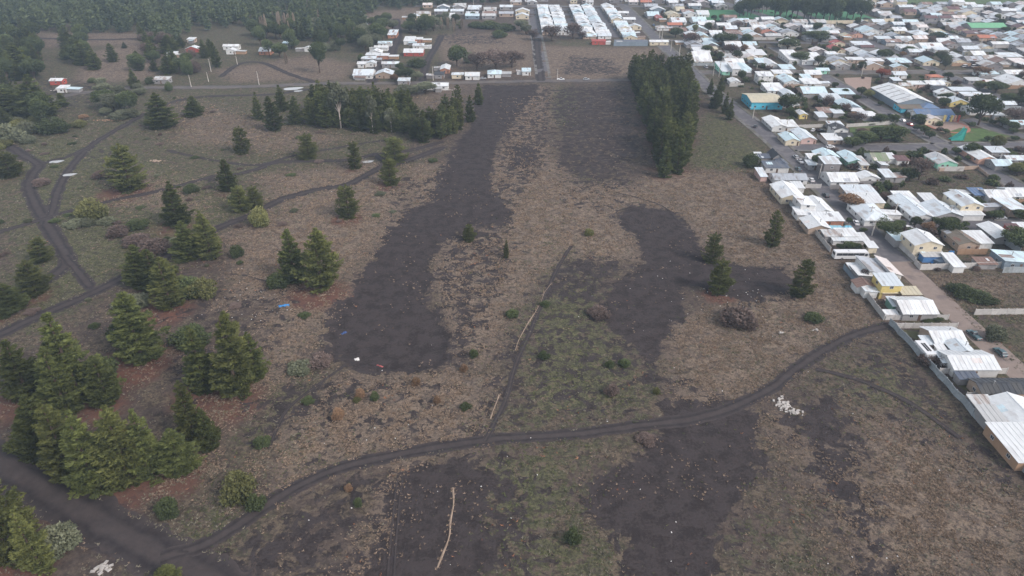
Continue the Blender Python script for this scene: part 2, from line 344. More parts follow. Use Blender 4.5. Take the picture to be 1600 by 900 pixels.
TR = [  # centre line in survey units, width m
 ([(-160,640),(-60,690),(0,722),(70,762),(140,805),(210,845),(290,885),(360,925)], 8.0, 'wide dark dirt road crossing the near corner past the pines'),
 ([(250,872),(330,845),(400,800),(450,768),(520,735),(620,710),(760,688),(900,678),(1000,665),(1080,655),(1140,638),(1200,610),(1240,580),(1280,552),(1330,525),(1390,508)], 3.0, 'long curving dark dirt track across the open field'),
 ([(15,228),(38,244),(60,258),(50,275),(46,295),(58,325),(75,352),(95,385),(106,405),(92,425),(60,445),(20,468),(-20,490)], 4.6, 'winding S-shaped dark dirt track on the grassland'),
 ([(225,178),(190,198),(150,222),(125,245),(105,270),(90,300),(82,330),(72,350)], 3.6, 'dirt track coming down to join the winding one'),
 ([(60,258),(85,250),(110,243),(150,224)], 2.6, 'short dirt link between two tracks'),
 ([(-40,380),(0,363),(50,348),(110,330),(170,315),(250,298),(300,285),(335,275)], 2.6, 'narrow dark footpath crossing behind the round bush'),
 ([(-30,535),(0,522),(60,495),(130,465),(190,435),(260,400),(340,357),(395,335),(440,312),(500,296),(545,288),(590,265),(640,250),(690,232)], 4.2, 'dirt track climbing past the pines to the big bare field'),
 ([(100,400),(118,420),(128,432),(140,448)], 3.0, 'short stub of dirt track'),
 ([(330,282),(400,265),(440,253),(540,250),(585,242),(640,235),(690,222)], 2.8, 'dirt track above the straw clearing'),
 ([(260,235),(330,250),(400,258),(460,243),(560,225),(600,220)], 1.8, 'thin footpath above the clearing'),
 ([(585,240),(598,252),(590,266)], 3.0, 'short loop of dirt track'),
 ([(70,172),(100,150),(200,138),(300,137),(400,135),(500,131),(600,130),(700,129),(840,127),(985,125),(1090,124)], 5.5, 'grey gravel road running across behind the fields'),
 ([(230,172),(290,155),(345,150),(420,148),(480,140)], 3.0, 'faint dark track beside the gravel road'),
 ([(345,120),(375,100),(410,98),(450,115),(490,128)], 3.2, 'dirt track leading to the orange house'),
 ([(690,56),(680,75),(668,95),(660,126)], 4.5, 'dirt lane beside the large dry lot'),
 ([(618,30),(622,55),(615,75),(607,97),(595,98),(588,110),(580,130)], 6.0, 'narrow street between white roofed houses'),
 ([(838,62),(840,90),(843,110),(845,127)], 5.0, 'dark lane joining the gravel road'),
 ([(60,60),(150,62),(235,60)], 4.0, 'dirt road at the forest edge'),
 ([(892,385),(868,425),(846,475),(828,520),(806,570),(790,625),(768,670),(757,690)], 1.1, 'dark furrow running down the middle of the field'),
 ([(622,742),(616,790),(610,850),(606,905)], .35, 'narrow dark wheel rut'), ([(630,742),(624,790),(619,850),(616,905)], .35, 'second narrow dark wheel rut'),
 ([(1105,440),(1160,438),(1240,442)], .8, 'thin dark line by the two upright pines'), ([(420,700),(450,640),(500,600),(540,570)], .7, 'dark rut near the corner of the bare field'), ([(380,430),(420,440),(470,440)], .5, 'faint dark scrape'), ([(960,300),(1030,320),(1060,345)], .5, 'thin dark crack across the straw'),
 ([(1275,578),(1340,595),(1420,630),(1500,685)], 1.2, 'faint rut beside the boundary fence'),
]
m = bpy.data.materials.new('dark_dirt_track'); n, l, b = nodes(m)
tc = n.new("ShaderNodeTexCoord"); no = n.new("ShaderNodeTexNoise"); no.inputs['Scale'].default_value = .5; no.inputs['Detail'].default_value = 7; no.inputs['Roughness'].default_value = .7
l.new(tc.outputs['Object'], no.inputs[0]); a = n.new("ShaderNodeAttribute"); a.attribute_name = 'across'
wv = n.new("ShaderNodeMath"); wv.operation = 'ABSOLUTE'; l.new(a.outputs['Fac'], wv.inputs[0])
rp = n.new("ShaderNodeValToRGB"); e = rp.color_ramp.elements; e[0].position = 0; e[0].color = (.55,)*3 + (1,); e[1].position = 1; e[1].color = (.6,)*3 + (1,)
for p_, c_ in ((.25, .5), (.5, 0.), (.75, .25)):
    q = rp.color_ramp.elements.new(p_); q.color = (c_,)*3 + (1,)
l.new(wv.outputs[0], rp.inputs[0]); ad = n.new("ShaderNodeMath"); ad.operation = 'MULTIPLY_ADD'; l.new(rp.outputs[0], ad.inputs[0]); ad.inputs[1].default_value = .8; l.new(no.outputs[0], ad.inputs[2])
mr = n.new("ShaderNodeMapRange"); mr.inputs[1].default_value = .42; mr.inputs[2].default_value = 1.15; l.new(ad.outputs[0], mr.inputs[0])
mx = n.new("ShaderNodeMix"); mx.data_type = 'RGBA'; l.new(mr.outputs[0], mx.inputs[0]); mx.inputs[6].default_value = (.034, .029, .031, 1); mx.inputs[7].default_value = (.082, .068, .065, 1)
l.new(mx.outputs[2], b.inputs['Base Color']); b.inputs['Roughness'].default_value = .95; b.inputs['Specular IOR Level'].default_value = .15
bp = n.new("ShaderNodeBump"); bp.inputs['Strength'].default_value = .5; bp.inputs['Distance'].default_value = .3; l.new(no.outputs[0], bp.inputs['Height']); l.new(bp.outputs[0], b.inputs['Normal'])
M['track'] = m
for i, (pts, wd, lab) in enumerate(TR):
    P = [at(*p) for p in pts]
    V, F, ac, C = ribbon(P, wd, .03 + .004 * i, jag=.5)
    mt = M['gravelroad'] if ('gravel road' in lab and 'running' in lab) else M['track']
    o = link('gravel_road' if mt is M['gravelroad'] else 'dirt_track', raw_mesh('track', V, F, mt, {'across': ac})); tag(o, lab, kind='structure')
    for c in C[::1]: stamp(F_track, c[0], c[1], wd * .5)
keep_out = lambda x, y: float(samp(F_track, x, y)) > .6

# ---------------------------------------------------------------- streets of the town
streets = []                              # (x0,x1,y0,y1)
SZ = [0.02]
def street(name, pts, width, mt, lab, kerb=True):
    SZ[0] += .005
    V, F, ac, C = ribbon(pts, width, SZ[0], flat=True, prof=(-1, -.5, 0, .5, 1))
    tag(link(name, raw_mesh(name, V, F, mt, {'across': ac})), lab, kind='structure')
    for i in range(len(C) - 1): streets.append((C[i][0], C[i][1], width / 2 + 1.2))
    if kerb:
        for s in (-1, 1):
            K = MB(); T = np.gradient(C, axis=0); T /= np.linalg.norm(T, axis=1)[:, None]; N = np.stack([-T[:, 1], T[:, 0]], 1)
            a_ = C + N * s * (width / 2); b_ = C + N * s * (width / 2 + 1.6)
            for i in range(0, len(C) - 1, 4):
                j = min(i + 4, len(C) - 1)
                q = [(*a_[i],), (*a_[j],), (*b_[j],), (*b_[i],)]
                K.face([(p[0], p[1], .13) for p in (q if s < 0 else q[::-1])][::-1]); K.face([(a_[i][0], a_[i][1], 0), (a_[j][0], a_[j][1], 0), (a_[j][0], a_[j][1], .13), (a_[i][0], a_[i][1], .13)])
            tag(link('pavement', K.mesh('pavement', M['pavement'])), kind='structure')
street('main_street', [(107, 166), (107.2, 200), (107.2, 240), (106.5, 275), (104, 310), (101, 350), (100, 400), (98, 470), (97, 560), (96, 640)], 6.6, M['asphalt'], 'asphalt street along the fence row of houses')
street('dirt_street', [(110, 40), (109, 90), (108.2, 130), (107.2, 166.5)], 6.2, M['dirtroad'], 'pale dirt end of the street beside the fence row', False)
street('cross_street', [(112, 190), (160, 190), (230, 188), (330, 187)], 5.5, M['asphalt'], 'narrow side street behind the yards')
street('side_street', [(111, 262), (160, 262), (230, 266), (330, 270)], 6.5, M['asphalt'], 'side street in front of the small plaza')
street('plaza_street', [(176, 190), (175, 225), (172, 290), (171, 340), (170, 383), (168, 455)], 6.0, M['asphalt'], 'straight street beside the gymnasium')
street('far_cross_street', [(104, 387), (170, 387), (250, 388), (420, 392)], 6.5, M['gravelroad'], 'cross street behind the gymnasium')
street('plaza_lane', [(202, 300), (209, 280), (224, 265)], 6.0, M['asphalt'], 'lane beside the big dark tree')
street('grove_lane', [(236, 270), (238, 350), (236, 480), (232, 600)], 6.0, M['asphalt'], 'far street climbing between white roofs')
street('wall_street', [(100, 478), (180, 470), (230, 466)], 5.5, M['asphalt'], 'far street with poles', False)
street('block_street', [(17, 375), (17, 480), (16, 615)], 5.5, M['asphalt'], 'first of the far parallel streets')
street('block_street', [(44, 500), (44, 560), (43, 615)], 5.5, M['asphalt'], 'second of the far parallel streets')
street('block_street', [(71, 488), (71, 560), (70, 615)], 5.5, M['asphalt'], 'third of the far parallel streets')
street('horizon_street', [(-120, 628), (0, 625), (150, 624), (300, 615), (480, 610)], 6.0, M['asphalt'], 'farthest cross street before the fields')
street('field_street', [(186, 650), (196, 600), (206, 560), (232, 545), (330, 545), (480, 548)], 6.0, M['asphalt'], 'road along the peach boundary wall')
street('deep_street', [(305, 392), (304, 480), (300, 605)], 6.0, M['asphalt'], 'street between the farthest rows of houses')
SA = np.array(streets)
def on_street(x, y, r=0):
    return bool((np.hypot(SA[:, 0] - x, SA[:, 1] - y) < SA[:, 2] + r).any())

# ---------------------------------------------------------------- tree prototypes
def blades(cen, dirs, L, Wd, tint):
    """one thin leaf triangle per centre"""
    n = len(cen); d = dirs / (np.linalg.norm(dirs, axis=1)[:, None] + 1e-9)
    r = rng.normal(size=(n, 3)); s = np.cross(d, r); s /= np.linalg.norm(s, axis=1)[:, None] + 1e-9
    L = np.broadcast_to(L, n)[:, None]; Wd = np.broadcast_to(Wd, n)[:, None]
    V = np.stack([cen - s * Wd / 2 - d * L * .3, cen + s * Wd / 2 - d * L * .3, cen + d * L * .7], 1).reshape(-1, 3)
    F = np.arange(3 * n).reshape(-1, 3); return V, F, np.repeat(tint, 3)
def pine_crown(name, mt, dens=1.0, rad=.27, skirt=.06, leaf=.040, seed=1, droop=.0, power=.85, whorls=15):
    """tiers of separate branches; every branch is a fan of needle sprays that widens outwards"""
    g = np.random.default_rng(seed); cs = []; ds = []; ts = []; ls = []
    lean = g.normal(0, .015, 2); bulge = g.uniform(.78, 1.15, 7)
    for i in range(whorls):
        f = (i + g.uniform(-.35, .35)) / (whorls - 1); f = min(max(f, 0), 1); z = skirt + (1 - skirt) * f ** .92
        prof = (1 - f) ** power * (1 - .38 * max(0, .22 - f) / .22) + .02
        nb = int(5 + 4 * (1 - f) + g.integers(0, 2)); a0 = g.uniform(0, 6.28)
        for b_ in range(nb):
            a_ = a0 + 6.28 * b_ / nb + g.normal(0, .22); Lb = rad * prof * g.uniform(.55, 1.22) * bulge[int(a_ / .9) % 7]; wt = g.uniform(0, 1)
            zb = z + g.normal(0, .022) * (1 - f); k = max(3, int((4 + 17 * (Lb / rad)) * dens)); t = g.uniform(.10, 1, k) ** .6
            lat = g.uniform(-1, 1, k) * (.10 + .24 * np.sin(np.clip(t, 0, 1) * 2.5)) * Lb
            up = -.16 * Lb + .30 * Lb * t ** 1.6 - .35 * np.abs(lat) + g.normal(0, .006, k)
            ca, sa = np.cos(a_), np.sin(a_)
            cs.append(np.stack([ca * Lb * t - sa * lat + lean[0] * z, sa * Lb * t + ca * lat + lean[1] * z, zb + up], 1))
            sgn = np.sign(lat)
            d_ = np.stack([ca - sa * sgn * .8, sa + ca * sgn * .8, np.full(k, .45)], 1) + g.normal(0, .32, (k, 3))
            ds.append(d_); ts.append(np.clip(.50 * wt + .35 * t + .15 * f + g.normal(0, .10, k) - .08, 0, 1)); ls.append(leaf * g.uniform(.7, 1.35, k))  # inner sprays darker: crown shade put into the tint; lighter tips are new growth
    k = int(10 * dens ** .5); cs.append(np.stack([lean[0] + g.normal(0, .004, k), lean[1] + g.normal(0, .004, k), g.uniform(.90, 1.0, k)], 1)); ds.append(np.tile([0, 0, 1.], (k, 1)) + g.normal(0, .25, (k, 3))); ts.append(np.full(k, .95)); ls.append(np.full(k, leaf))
    c = np.concatenate(cs); d_ = np.concatenate(ds); t = np.concatenate(ts); L = np.concatenate(ls)
    c[:, 2] = np.maximum(c[:, 2], .012)
    V, F, T = blades(c, d_, L * 1.7, L * .70, t)
    V2, F2, T2 = blades(c + g.normal(0, leaf * .3, c.shape), d_ + g.normal(0, .6, c.shape), L * 1.4, L * .7, t * .85)
    return raw_mesh(name, np.concatenate([V, V2]), np.concatenate([F, F2 + len(V)]), mt, {'tint': np.concatenate([T, T2])})
def pine_trunk(name='trunk', mt=None):
    b = MB(); b.cone((0, 0, -.02), (0, 0, .5), .020, .012, 7); b.cone((0, 0, .5), (.0, 0, .97), .012, .003, 6)
    for i in range(14):
        a_ = i * 2.4; z = .12 + i * .055; r_ = .2 * (1 - z) + .02
        b.cone((0, 0, z), (math.cos(a_) * r_, math.sin(a_) * r_, z + .01), .005, .0015, 4, caps=False)
    return b.mesh(name, mt or M['bark'])
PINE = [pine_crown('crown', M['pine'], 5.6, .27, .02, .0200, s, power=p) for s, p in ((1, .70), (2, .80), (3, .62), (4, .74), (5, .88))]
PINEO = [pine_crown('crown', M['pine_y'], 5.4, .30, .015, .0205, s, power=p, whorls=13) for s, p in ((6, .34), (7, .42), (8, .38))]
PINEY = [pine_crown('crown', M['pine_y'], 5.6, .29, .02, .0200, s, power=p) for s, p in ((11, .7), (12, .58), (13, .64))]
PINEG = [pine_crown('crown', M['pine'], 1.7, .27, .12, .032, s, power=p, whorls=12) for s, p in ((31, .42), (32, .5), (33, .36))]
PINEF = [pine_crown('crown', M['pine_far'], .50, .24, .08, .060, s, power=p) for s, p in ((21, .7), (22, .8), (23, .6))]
PTR = pine_trunk()

def blob_crown(name, mt, blobs, n, leaf, seed, flat=1.0, up=.2):
    g = np.random.default_rng(seed); cs = []; ds = []; ts = []
    vol = sum(b[3] ** 2 for b in blobs)
    for (x, y, z, r) in blobs:
        k = int(n * r * r / vol); v = g.normal(size=(k, 3)); v /= np.linalg.norm(v, axis=1)[:, None]
        rr = r * g.uniform(.25, 1.05, k) ** .45; c = v * rr[:, None]; c[:, 2] *= flat
        # clumping
        cl = g.normal(size=(14, 3)); cl /= np.linalg.norm(cl, axis=1)[:, None]; near = (v @ cl.T).max(1)
        keep = near > g.uniform(.45, .95, k) * .95
        c = c[keep] + (x, y, z); d_ = v[keep] + g.normal(0, .7, (keep.sum(), 3)) + (0, 0, up)
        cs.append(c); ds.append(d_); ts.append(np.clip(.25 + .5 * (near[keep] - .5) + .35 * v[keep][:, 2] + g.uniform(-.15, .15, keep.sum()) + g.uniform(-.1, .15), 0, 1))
    c = np.concatenate(cs); d_ = np.concatenate(ds); t = np.concatenate(ts); c[:, 2] = np.maximum(c[:, 2], .02)
    L = leaf * g.uniform(.7, 1.4, len(c)); V, F, T = blades(c, d_, L * 1.3, L, t)
    return raw_mesh(name, V, F, mt, {'tint': T})
def limbs(name, mt, blobs, r=.03, z0=.22):
    b = MB(); b.cone((0, 0, -.02), (0, 0, z0), r, r * .75, 8)
    for (x, y, z, rr) in blobs: b.cone((0, 0, z0 - .01), (x * .9, y * .9, z), r * .55, r * .12, 5, caps=False); 
    b.cone((0, 0, z0 - .01), (0, 0, .7), r * .7, r * .15, 6, caps=False)
    return b.mesh(name, mt)
def blobs_round(g, k=7, R0=.30, rr=(.2, .27), zc=.6):
    out = [(0, 0, zc + .1, rr[1])]
    for i in range(k):
        a_ = 6.28 * i / k + g.uniform(-.4, .4); q = R0 * g.uniform(.6, 1.05); out.append((math.cos(a_) * q * .8, math.sin(a_) * q * .8, zc + g.uniform(-.18, .16), g.uniform(*rr) * .85))
    return out
g0 = random.Random(3)
B1 = [blobs_round(g0) for _ in range(3)]
BUSHB = [(0, 0, .45, .42), (.3, .05, .35, .3), (-.28, .12, .33, .32), (.05, -.3, .3, .3), (0, .3, .35, .3)]
EUC = [(0, 0, .85, .14), (.14, .03, .7, .12), (-.15, .02, .62, .13), (.1, -.1, .55, .1), (-.05, .1, .75, .12)]
KINDS = {}
def addkind(k, crowns, trunk, noun, cat): KINDS[k] = (crowns, trunk, noun, cat)
LB = [limbs('trunk', M['bark'], b) for b in B1]
addkind('pine', PINE, [PTR], 'pine tree', 'pine tree'); addkind('piney', PINEY, [PTR], 'pine tree', 'pine tree'); addkind('pineo', PINEO, [PTR], 'pine tree', 'pine tree'); addkind('pineg', PINEG, [PTR], 'pine tree', 'pine tree'); addkind('pinef', PINEF, [PTR], 'pine tree', 'pine tree')
for k, mk in (('leaf', 'leaf'), ('olive', 'olive'), ('grey', 'grey'), ('autumn', 'autumn'), ('red', 'red')):
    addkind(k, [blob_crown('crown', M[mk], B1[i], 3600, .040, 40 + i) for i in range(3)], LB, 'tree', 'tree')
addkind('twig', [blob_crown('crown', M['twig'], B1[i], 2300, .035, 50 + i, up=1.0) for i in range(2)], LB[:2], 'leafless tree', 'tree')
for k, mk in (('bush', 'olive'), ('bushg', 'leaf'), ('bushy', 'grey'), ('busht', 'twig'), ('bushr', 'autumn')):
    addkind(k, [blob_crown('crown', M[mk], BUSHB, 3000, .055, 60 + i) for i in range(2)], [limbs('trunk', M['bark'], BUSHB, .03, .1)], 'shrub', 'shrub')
def column_crown(name, mt, seed):
    g = np.random.default_rng(seed); k = 1500; z = g.uniform(.05, 1, k) ; r_ = .10 * np.sin(np.clip(z, 0, 1) * 3.0) ** .6 * g.uniform(.1, 1, k) ** .5 + .004; a_ = g.uniform(0, 6.28, k)
    c = np.stack([np.cos(a_) * r_, np.sin(a_) * r_, z], 1); d_ = np.stack([np.cos(a_) * .2, np.sin(a_) * .2, np.ones(k)], 1)
    V, F, T = blades(c, d_, .10, .010, g.uniform(0, 1, k)); return raw_mesh(name, V, F, mt, {'tint': T})
addkind('poplar', [column_crown('crown', M['poplar'], 70 + i) for i in range(2)], [limbs('trunk', M['palebark'], [], .015, .6)], 'bare poplar', 'poplar tree')
addkind('euc', [blob_crown('crown', M['grey'], EUC, 1800, .035, 80)], [limbs('trunk', M['palebark'], EUC, .018, .35)], 'pale trunked eucalyptus', 'tree')

THINGS = {}                               # category -> list of (object, description)
occupied = []
def reg(o, cat, desc, noun, group):
    THINGS.setdefault(cat, []).append((o, desc, noun)); o['category'] = cat; o['group'] = group
def place_tree(kind, x, y, H, wd, desc, group, litter=0.0):
    crowns, trunks, noun, cat = KINDS[kind]
    i = rnd.randrange(len(crowns)); rad = {'pine': .27, 'piney': .29, 'pinef': .24, 'pineg': .27, 'pineo': .30, 'poplar': .1, 'euc': .28}.get(kind, .36 if noun != 'shrub' else .5)
    sxy = wd / 2 / rad
    e = bpy.data.objects.new(('pine_tree' if cat == 'pine tree' else 'poplar_tree' if kind == 'poplar' else 'eucalyptus_tree' if kind == 'euc' else 'shrub' if noun == 'shrub' else 'tree'), None)
    e.empty_display_size = .3; col.objects.link(e); e.location = (x, y, hz(x, y)); rz = rnd.uniform(0, 6.28); e.rotation_euler = (0, 0, rz)
    link('crown', crowns[i], e, scale=(sxy, sxy * rnd.uniform(.92, 1.08), H)); link('trunk', trunks[i % len(trunks)], e, scale=(max(sxy, H * .5),) * 2 + (H,))
    reg(e, cat, desc, noun, group); occupied.append((x, y, wd / 2))
    if litter: stamp(F_litter, x - wd * .05, y - wd * .25, wd * .66, litter * .8)
    else: stamp(F_litter, x, y, wd * .4, .0)
    return e
def T(kind, u, vt, vb, wpx, desc, group, litter=0.0):
    """tree seen with top row vt, bottom row vb, width wpx"""
    p = pxm(vb); wd = wpx / p * (1.06 if kind.startswith('pine') else .97); x, y = at(u, vb); y += wd * .30; x = (u - 800) / FPX * (y * CP + CAM_H * SP)
    H = max(top_z(y, vt), .8)
    return place_tree(kind, x, y, H, wd, desc, group, litter)

GL = 'pines on the open grassland'
for a_ in [
 ('pineo',205,226,303,62,'broad dark pine on rusty litter',.8), ('pineo',16,238,280,46,'dense dark pine beside the S-shaped track',.4), ('bush',146,305,345,42,'round yellow-green bush',0), ('pineo',380,198,242,28,'small dark pine',.2),
 ('pineo',483,208,250,32,'light green pine',0), ('pineo',555,221,266,27,'slim dark pine',.5), ('pineo',617,214,256,36,'dark pine touching another pine',.3), ('pineo',610,247,292,30,'slim pine on a straw strip',.9),
 ('pineo',545,290,344,37,'bright green pine alone on straw ground',1.), ('pine',358,250,302,34,'dark green pine beside the footpath',.5), ('pine',278,284,358,56,'tall dark pine',.6), ('pine',296,345,412,56,'dark pine',.3), ('piney',330,330,410,54,'pale green pine',.3),
 ('pineo',378,290,334,32,'pale bushy pine',0),('pineo',400,290,330,28,'pale green bushy pine',0),('bush',408,318,356,30,'round green bush',0),('pine',220,385,455,52,'dark pine',.3),('piney',262,400,440,44,'pale green pine',0),('pine',245,392,458,50,'dark pine in a clump',0),
 ('piney',268,408,490,60,'bright green pine above red litter',1.), ('bush',320,432,470,42,'olive bush',0), ('bushg',290,430,470,50,'dark green bush',0), ('bushg',371,380,404,22,'small dark green bush',0),
 ('pineo',66,374,413,40,'round dark pine',.2), ('pineo',57,408,466,52,'broad dark pine beside a track',.7), ('pine',18,445,496,62,'low dark pine',.5),
 ('pine',461,360,446,52,'dark pine beside a brighter one',.4), ('piney',503,357,462,70,'bright green tall pine',1.), ('bushg',435,424,452,34,'low green shrub',0), ('pineo',733,350,379,24,'small yellow-green pine in the bare field',0),
 ('pine',222,455,576,86,'tall pine with yellowish tip above red litter',1.), ('pine',125,490,640,98,'tall pine with yellowish tip',.4), ('pine',45,532,634,84,'broad dark pine',.7), ('pine',105,545,655,70,'dark pine in a clump',0), ('pine',170,558,640,60,'dark pine with ragged crown',.8),
 ('piney',372,492,632,84,'big light green pine',.8), ('pine',322,512,622,66,'dark pine on red litter',.9), ('pine',402,520,600,44,'small dark pine',0), ('piney',305,598,700,56,'leaning light green pine',.4), ('pine',330,640,708,44,'low dark pine',0),
 ('pine',78,618,722,86,'pine with pointed crown',.2), ('piney',112,632,758,80,'light green pine',0), ('pine',152,645,785,98,'tall pine over the dirt road',.7), ('piney',205,636,772,92,'big light green pine',.8), ('pine',240,645,760,80,'dark green pine',.7), ('pine',285,672,752,70,'bushy green pine',.8), ('pine',180,660,740,80,'dark pine in a clump',0), ('pine',55,650,720,60,'low dark pine',0),
 ('piney',18,728,905,120,'bright green near pine',.9), ('pine',-45,700,880,120,'dark near pine cut by the frame',0), ('piney',65,800,905,60,'low bright pine at the road edge',.5), ('piney',265,885,925,50,'pine top rising at the near edge',0),
 ('bush',375,732,790,50,'round yellow-green bush alone by the track',0), ('bushg',400,770,798,30,'small green bush',0), ('bushg',265,775,812,36,'low dark round shrub',0), ('bushy',95,820,870,60,'grey-green shrub',0),
 ('bushg',200,490,540,50,'dark shrub behind a tall pine',0), ('bushy',205,462,488,50,'grey shrub',0), ('bushg',300,508,545,60,'grey-green shrub mass',0), ('bushg',160,555,600,50,'dark shrub',0), ('bushy',100,690,730,60,'grey shrub',0),
 ('bushg',215,340,360,34,'low green shrub',0), ('busht',185,350,372,34,'brown low shrub',0), ('bushy',120,342,356,34,'grey-green low shrub',0), ('bushy',137,340,355,26,'grey-green low shrub',0), ('bushy',168,338,352,24,'grey-green low shrub',0), ('busht',160,265,280,26,'brown low shrub',0),('busht',65,278,292,26,'brown low shrub',0),
 ('bushg',300,285,303,22,'low shrub by the footpath',0), ('busht',215,365,385,40,'brown bramble',0), ('busht',240,372,400,50,'dark bramble',0),
 ('pineo',1112,364,413,30,'upright dark pine on red litter',.9), ('pineo',1122,405,463,40,'dark pine on red litter',1.), ('pineo',1206,330,388,30,'upright olive pine alone',.1), ('pineo',1248,406,468,42,'olive pine alone near the fence',.2),
 ('bushg',1173,236,263,26,'dark bush beside the corner house',0), ('bushg',895,822,853,26,'small dark green bush',0), ('busht',1153,480,515,52,'dark brown bramble',0), ('busht',935,478,498,34,'brown bramble',0),
 ('busht',955,600,620,24,'brown bramble',0),('busht',1010,680,695,30,'brown bramble beside the track',0),
 ('piney',791,375,405,12,'thin yellow shrub pine',0), ('bushg',800,482,497,20,'green tussock bush',0),('bushg',852,470,480,16,'small green tussock',0),('bushg',850,548,562,18,'small green tussock',0),
 ('bushg',975,560,575,18,'small green tussock',0),('bushg',953,562,576,14,'small green tussock',0),('bush',1025,605,617,12,'tiny yellow bush',0),('bush',920,356,370,16,'small ochre bush',0),
 ('bushr',563,605,624,15,'rust coloured bracken ball',0),('bushr',529,635,658,18,'rust coloured bracken ball',0),('bushr',683,617,632,11,'rust coloured bracken ball',0),('bushr',650,588,604,13,'rust coloured bracken ball',0),('bushr',725,568,582,13,'rust coloured bracken ball',0),('bushr',545,755,768,13,'rust coloured bracken ball',0),
 ('bush',558,620,630,12,'bright green weed',0),('bushg',586,610,628,14,'green weed',0),('bushg',728,630,642,18,'green weed',0),('bushg',482,620,632,20,'green weed clump',0),('bushg',560,776,793,14,'green weed',0),('bushg',410,680,700,26,'bright green weed clump',0),('bushg',1270,487,505,28,'grey-green bramble',0),('bushg',740,545,560,14,'green weed',0),
 ('busht',500,555,575,40,'dark weed clump',0),('bushy',470,565,585,40,'grey weed clump',0),
 ('pine',405,144,188,22,'slim dark pine',.1), ('pine',430,150,206,34,'slim pine in front of the wood',.1), ('pine',441,133,176,26,'dark pine',0), ('pine',462,150,196,28,'dark pine',0),('pine',748,130,165,18,'slim pine beside the bare field',0),
 ('pine',255,146,205,60,'broad dark pine near the gravel road',.2), ('pine',305,150,184,38,'wide dark pine',0), ('pine',60,118,190,80,'huge dark pine',.3), ('pine',15,140,188,60,'broad dark pine',0), ('pine',35,68,124,60,'broad pine behind the others',0), ('pine',5,70,110,50,'dark pine',0),
 ('pine',178,68,98,22,'small dark pine on the clearing',0), ('pine',132,62,104,36,'dark pine',0), ('pine',115,60,90,30,'dark pine',0), ('pine',150,75,110,30,'dark pine',0), ('pine',195,66,76,10,'tiny dark pine',0), ('pine',218,80,112,22,'dark pine',0), ('pine',265,82,118,34,'broad dark pine',0), ('pine',212,108,140,20,'slim pine by the gravel road',0), ('pine',240,60,92,26,'dark pine',0),
 ('pine',265,55,85,36,'broad dark pine',0),('pine',320,62,92,20,'dark pine beside the farm roofs',0),('pine',340,65,106,18,'slim dark pine',0),('pine',330,60,88,18,'dark pine',0),('pine',100,145,168,22,'small pine',0),
 ('leaf',165,140,172,34,'grey-green bushy tree',0),('grey',180,145,178,40,'grey-green tree',0),('leaf',205,140,178,30,'dark green tree',0),('bushy',195,170,187,40,'grey cactus-like shrub',0),('bushy',10,190,225,50,'pale green shrub',0),('bushy',45,185,212,30,'pale green shrub',0),('bushg',85,180,210,50,'dark green shrub',0),('bush',125,185,200,20,'olive shrub',0),('bushg',145,120,130,14,'small shrub',0),('bushr',130,178,185,16,'rusty brush',0),
 ('bushg',235,118,132,16,'small bush',0),('bushg',265,125,143,12,'small bush',0),('busht',305,90,115,20,'brown bushy tree',0),('bushg',295,82,118,20,'bushy tree',0),('leaf',282,90,112,26,'dark bushy tree',0),
 ('leaf',500,62,116,24,'brownish tall slender tree',0),('leaf',421,60,88,18,'dark tree by the orange house',0),('leaf',460,60,78,22,'dark tree',0),('leaf',438,65,92,22,'dark tree',0),('bushy',522,60,80,18,'grey-green shrub',0),
 ('leaf',714,69,106,32,'dense dark round tree',0),('leaf',666,22,56,26,'tall dark tree',0),('grey',678,25,50,26,'grey-green tree',0),('leaf',640,33,52,26,'dark tree',0),('leaf',590,35,70,30,'dark tree',0),('grey',575,40,70,26,'grey-green tree',0),('leaf',560,45,65,20,'dark tree',0),
 ('euc',533,128,204,40,'pale trunked eucalyptus with ochre crown',0),('euc',583,148,210,24,'thin pale eucalyptus',0),('euc',612,168,208,22,'small pale eucalyptus',0),
 ('bushg',652,88,106,28,'green shrubbery',0),('leaf',635,105,128,28,'green tree',0),('grey',650,112,128,20,'grey-green tree',0),('autumn',617,115,130,12,'autumn bush',0),('leaf',625,98,112,14,'dark tree',0),('grey',665,128,148,34,'grey-green shrubs',0),('grey',635,132,156,40,'grey-green tree',0),('bushg',565,82,96,12,'green shrub',0),
 ('twig',775,75,112,50,'brown leafless thicket',0),('twig',800,78,108,40,'brown leafless thicket',0),('twig',745,80,112,30,'brown leafless thicket',0),('bushy',735,78,100,22,'grey shrub beside the dark tree',0),
]: T(*a_[:6], {'p': 'pines and bushes of the open land'}.get(a_[0][0], 'shrubs and trees of the open land'), a_[6])

HOLES = [at(*p) + (9,) for p in ((299,64),(301,80),(268,88),(361,80),(414,82),(447,70),(482,78),(551,32),(563,22),(567,40),(646,28),(700,26),(612,56),(600,90),(88,130),(97,142))]
def clash_(x, y): return any(math.hypot(x - a_, (y - b_) * .6) < r_ for a_, b_, r_ in HOLES) or keep_out(x, y)
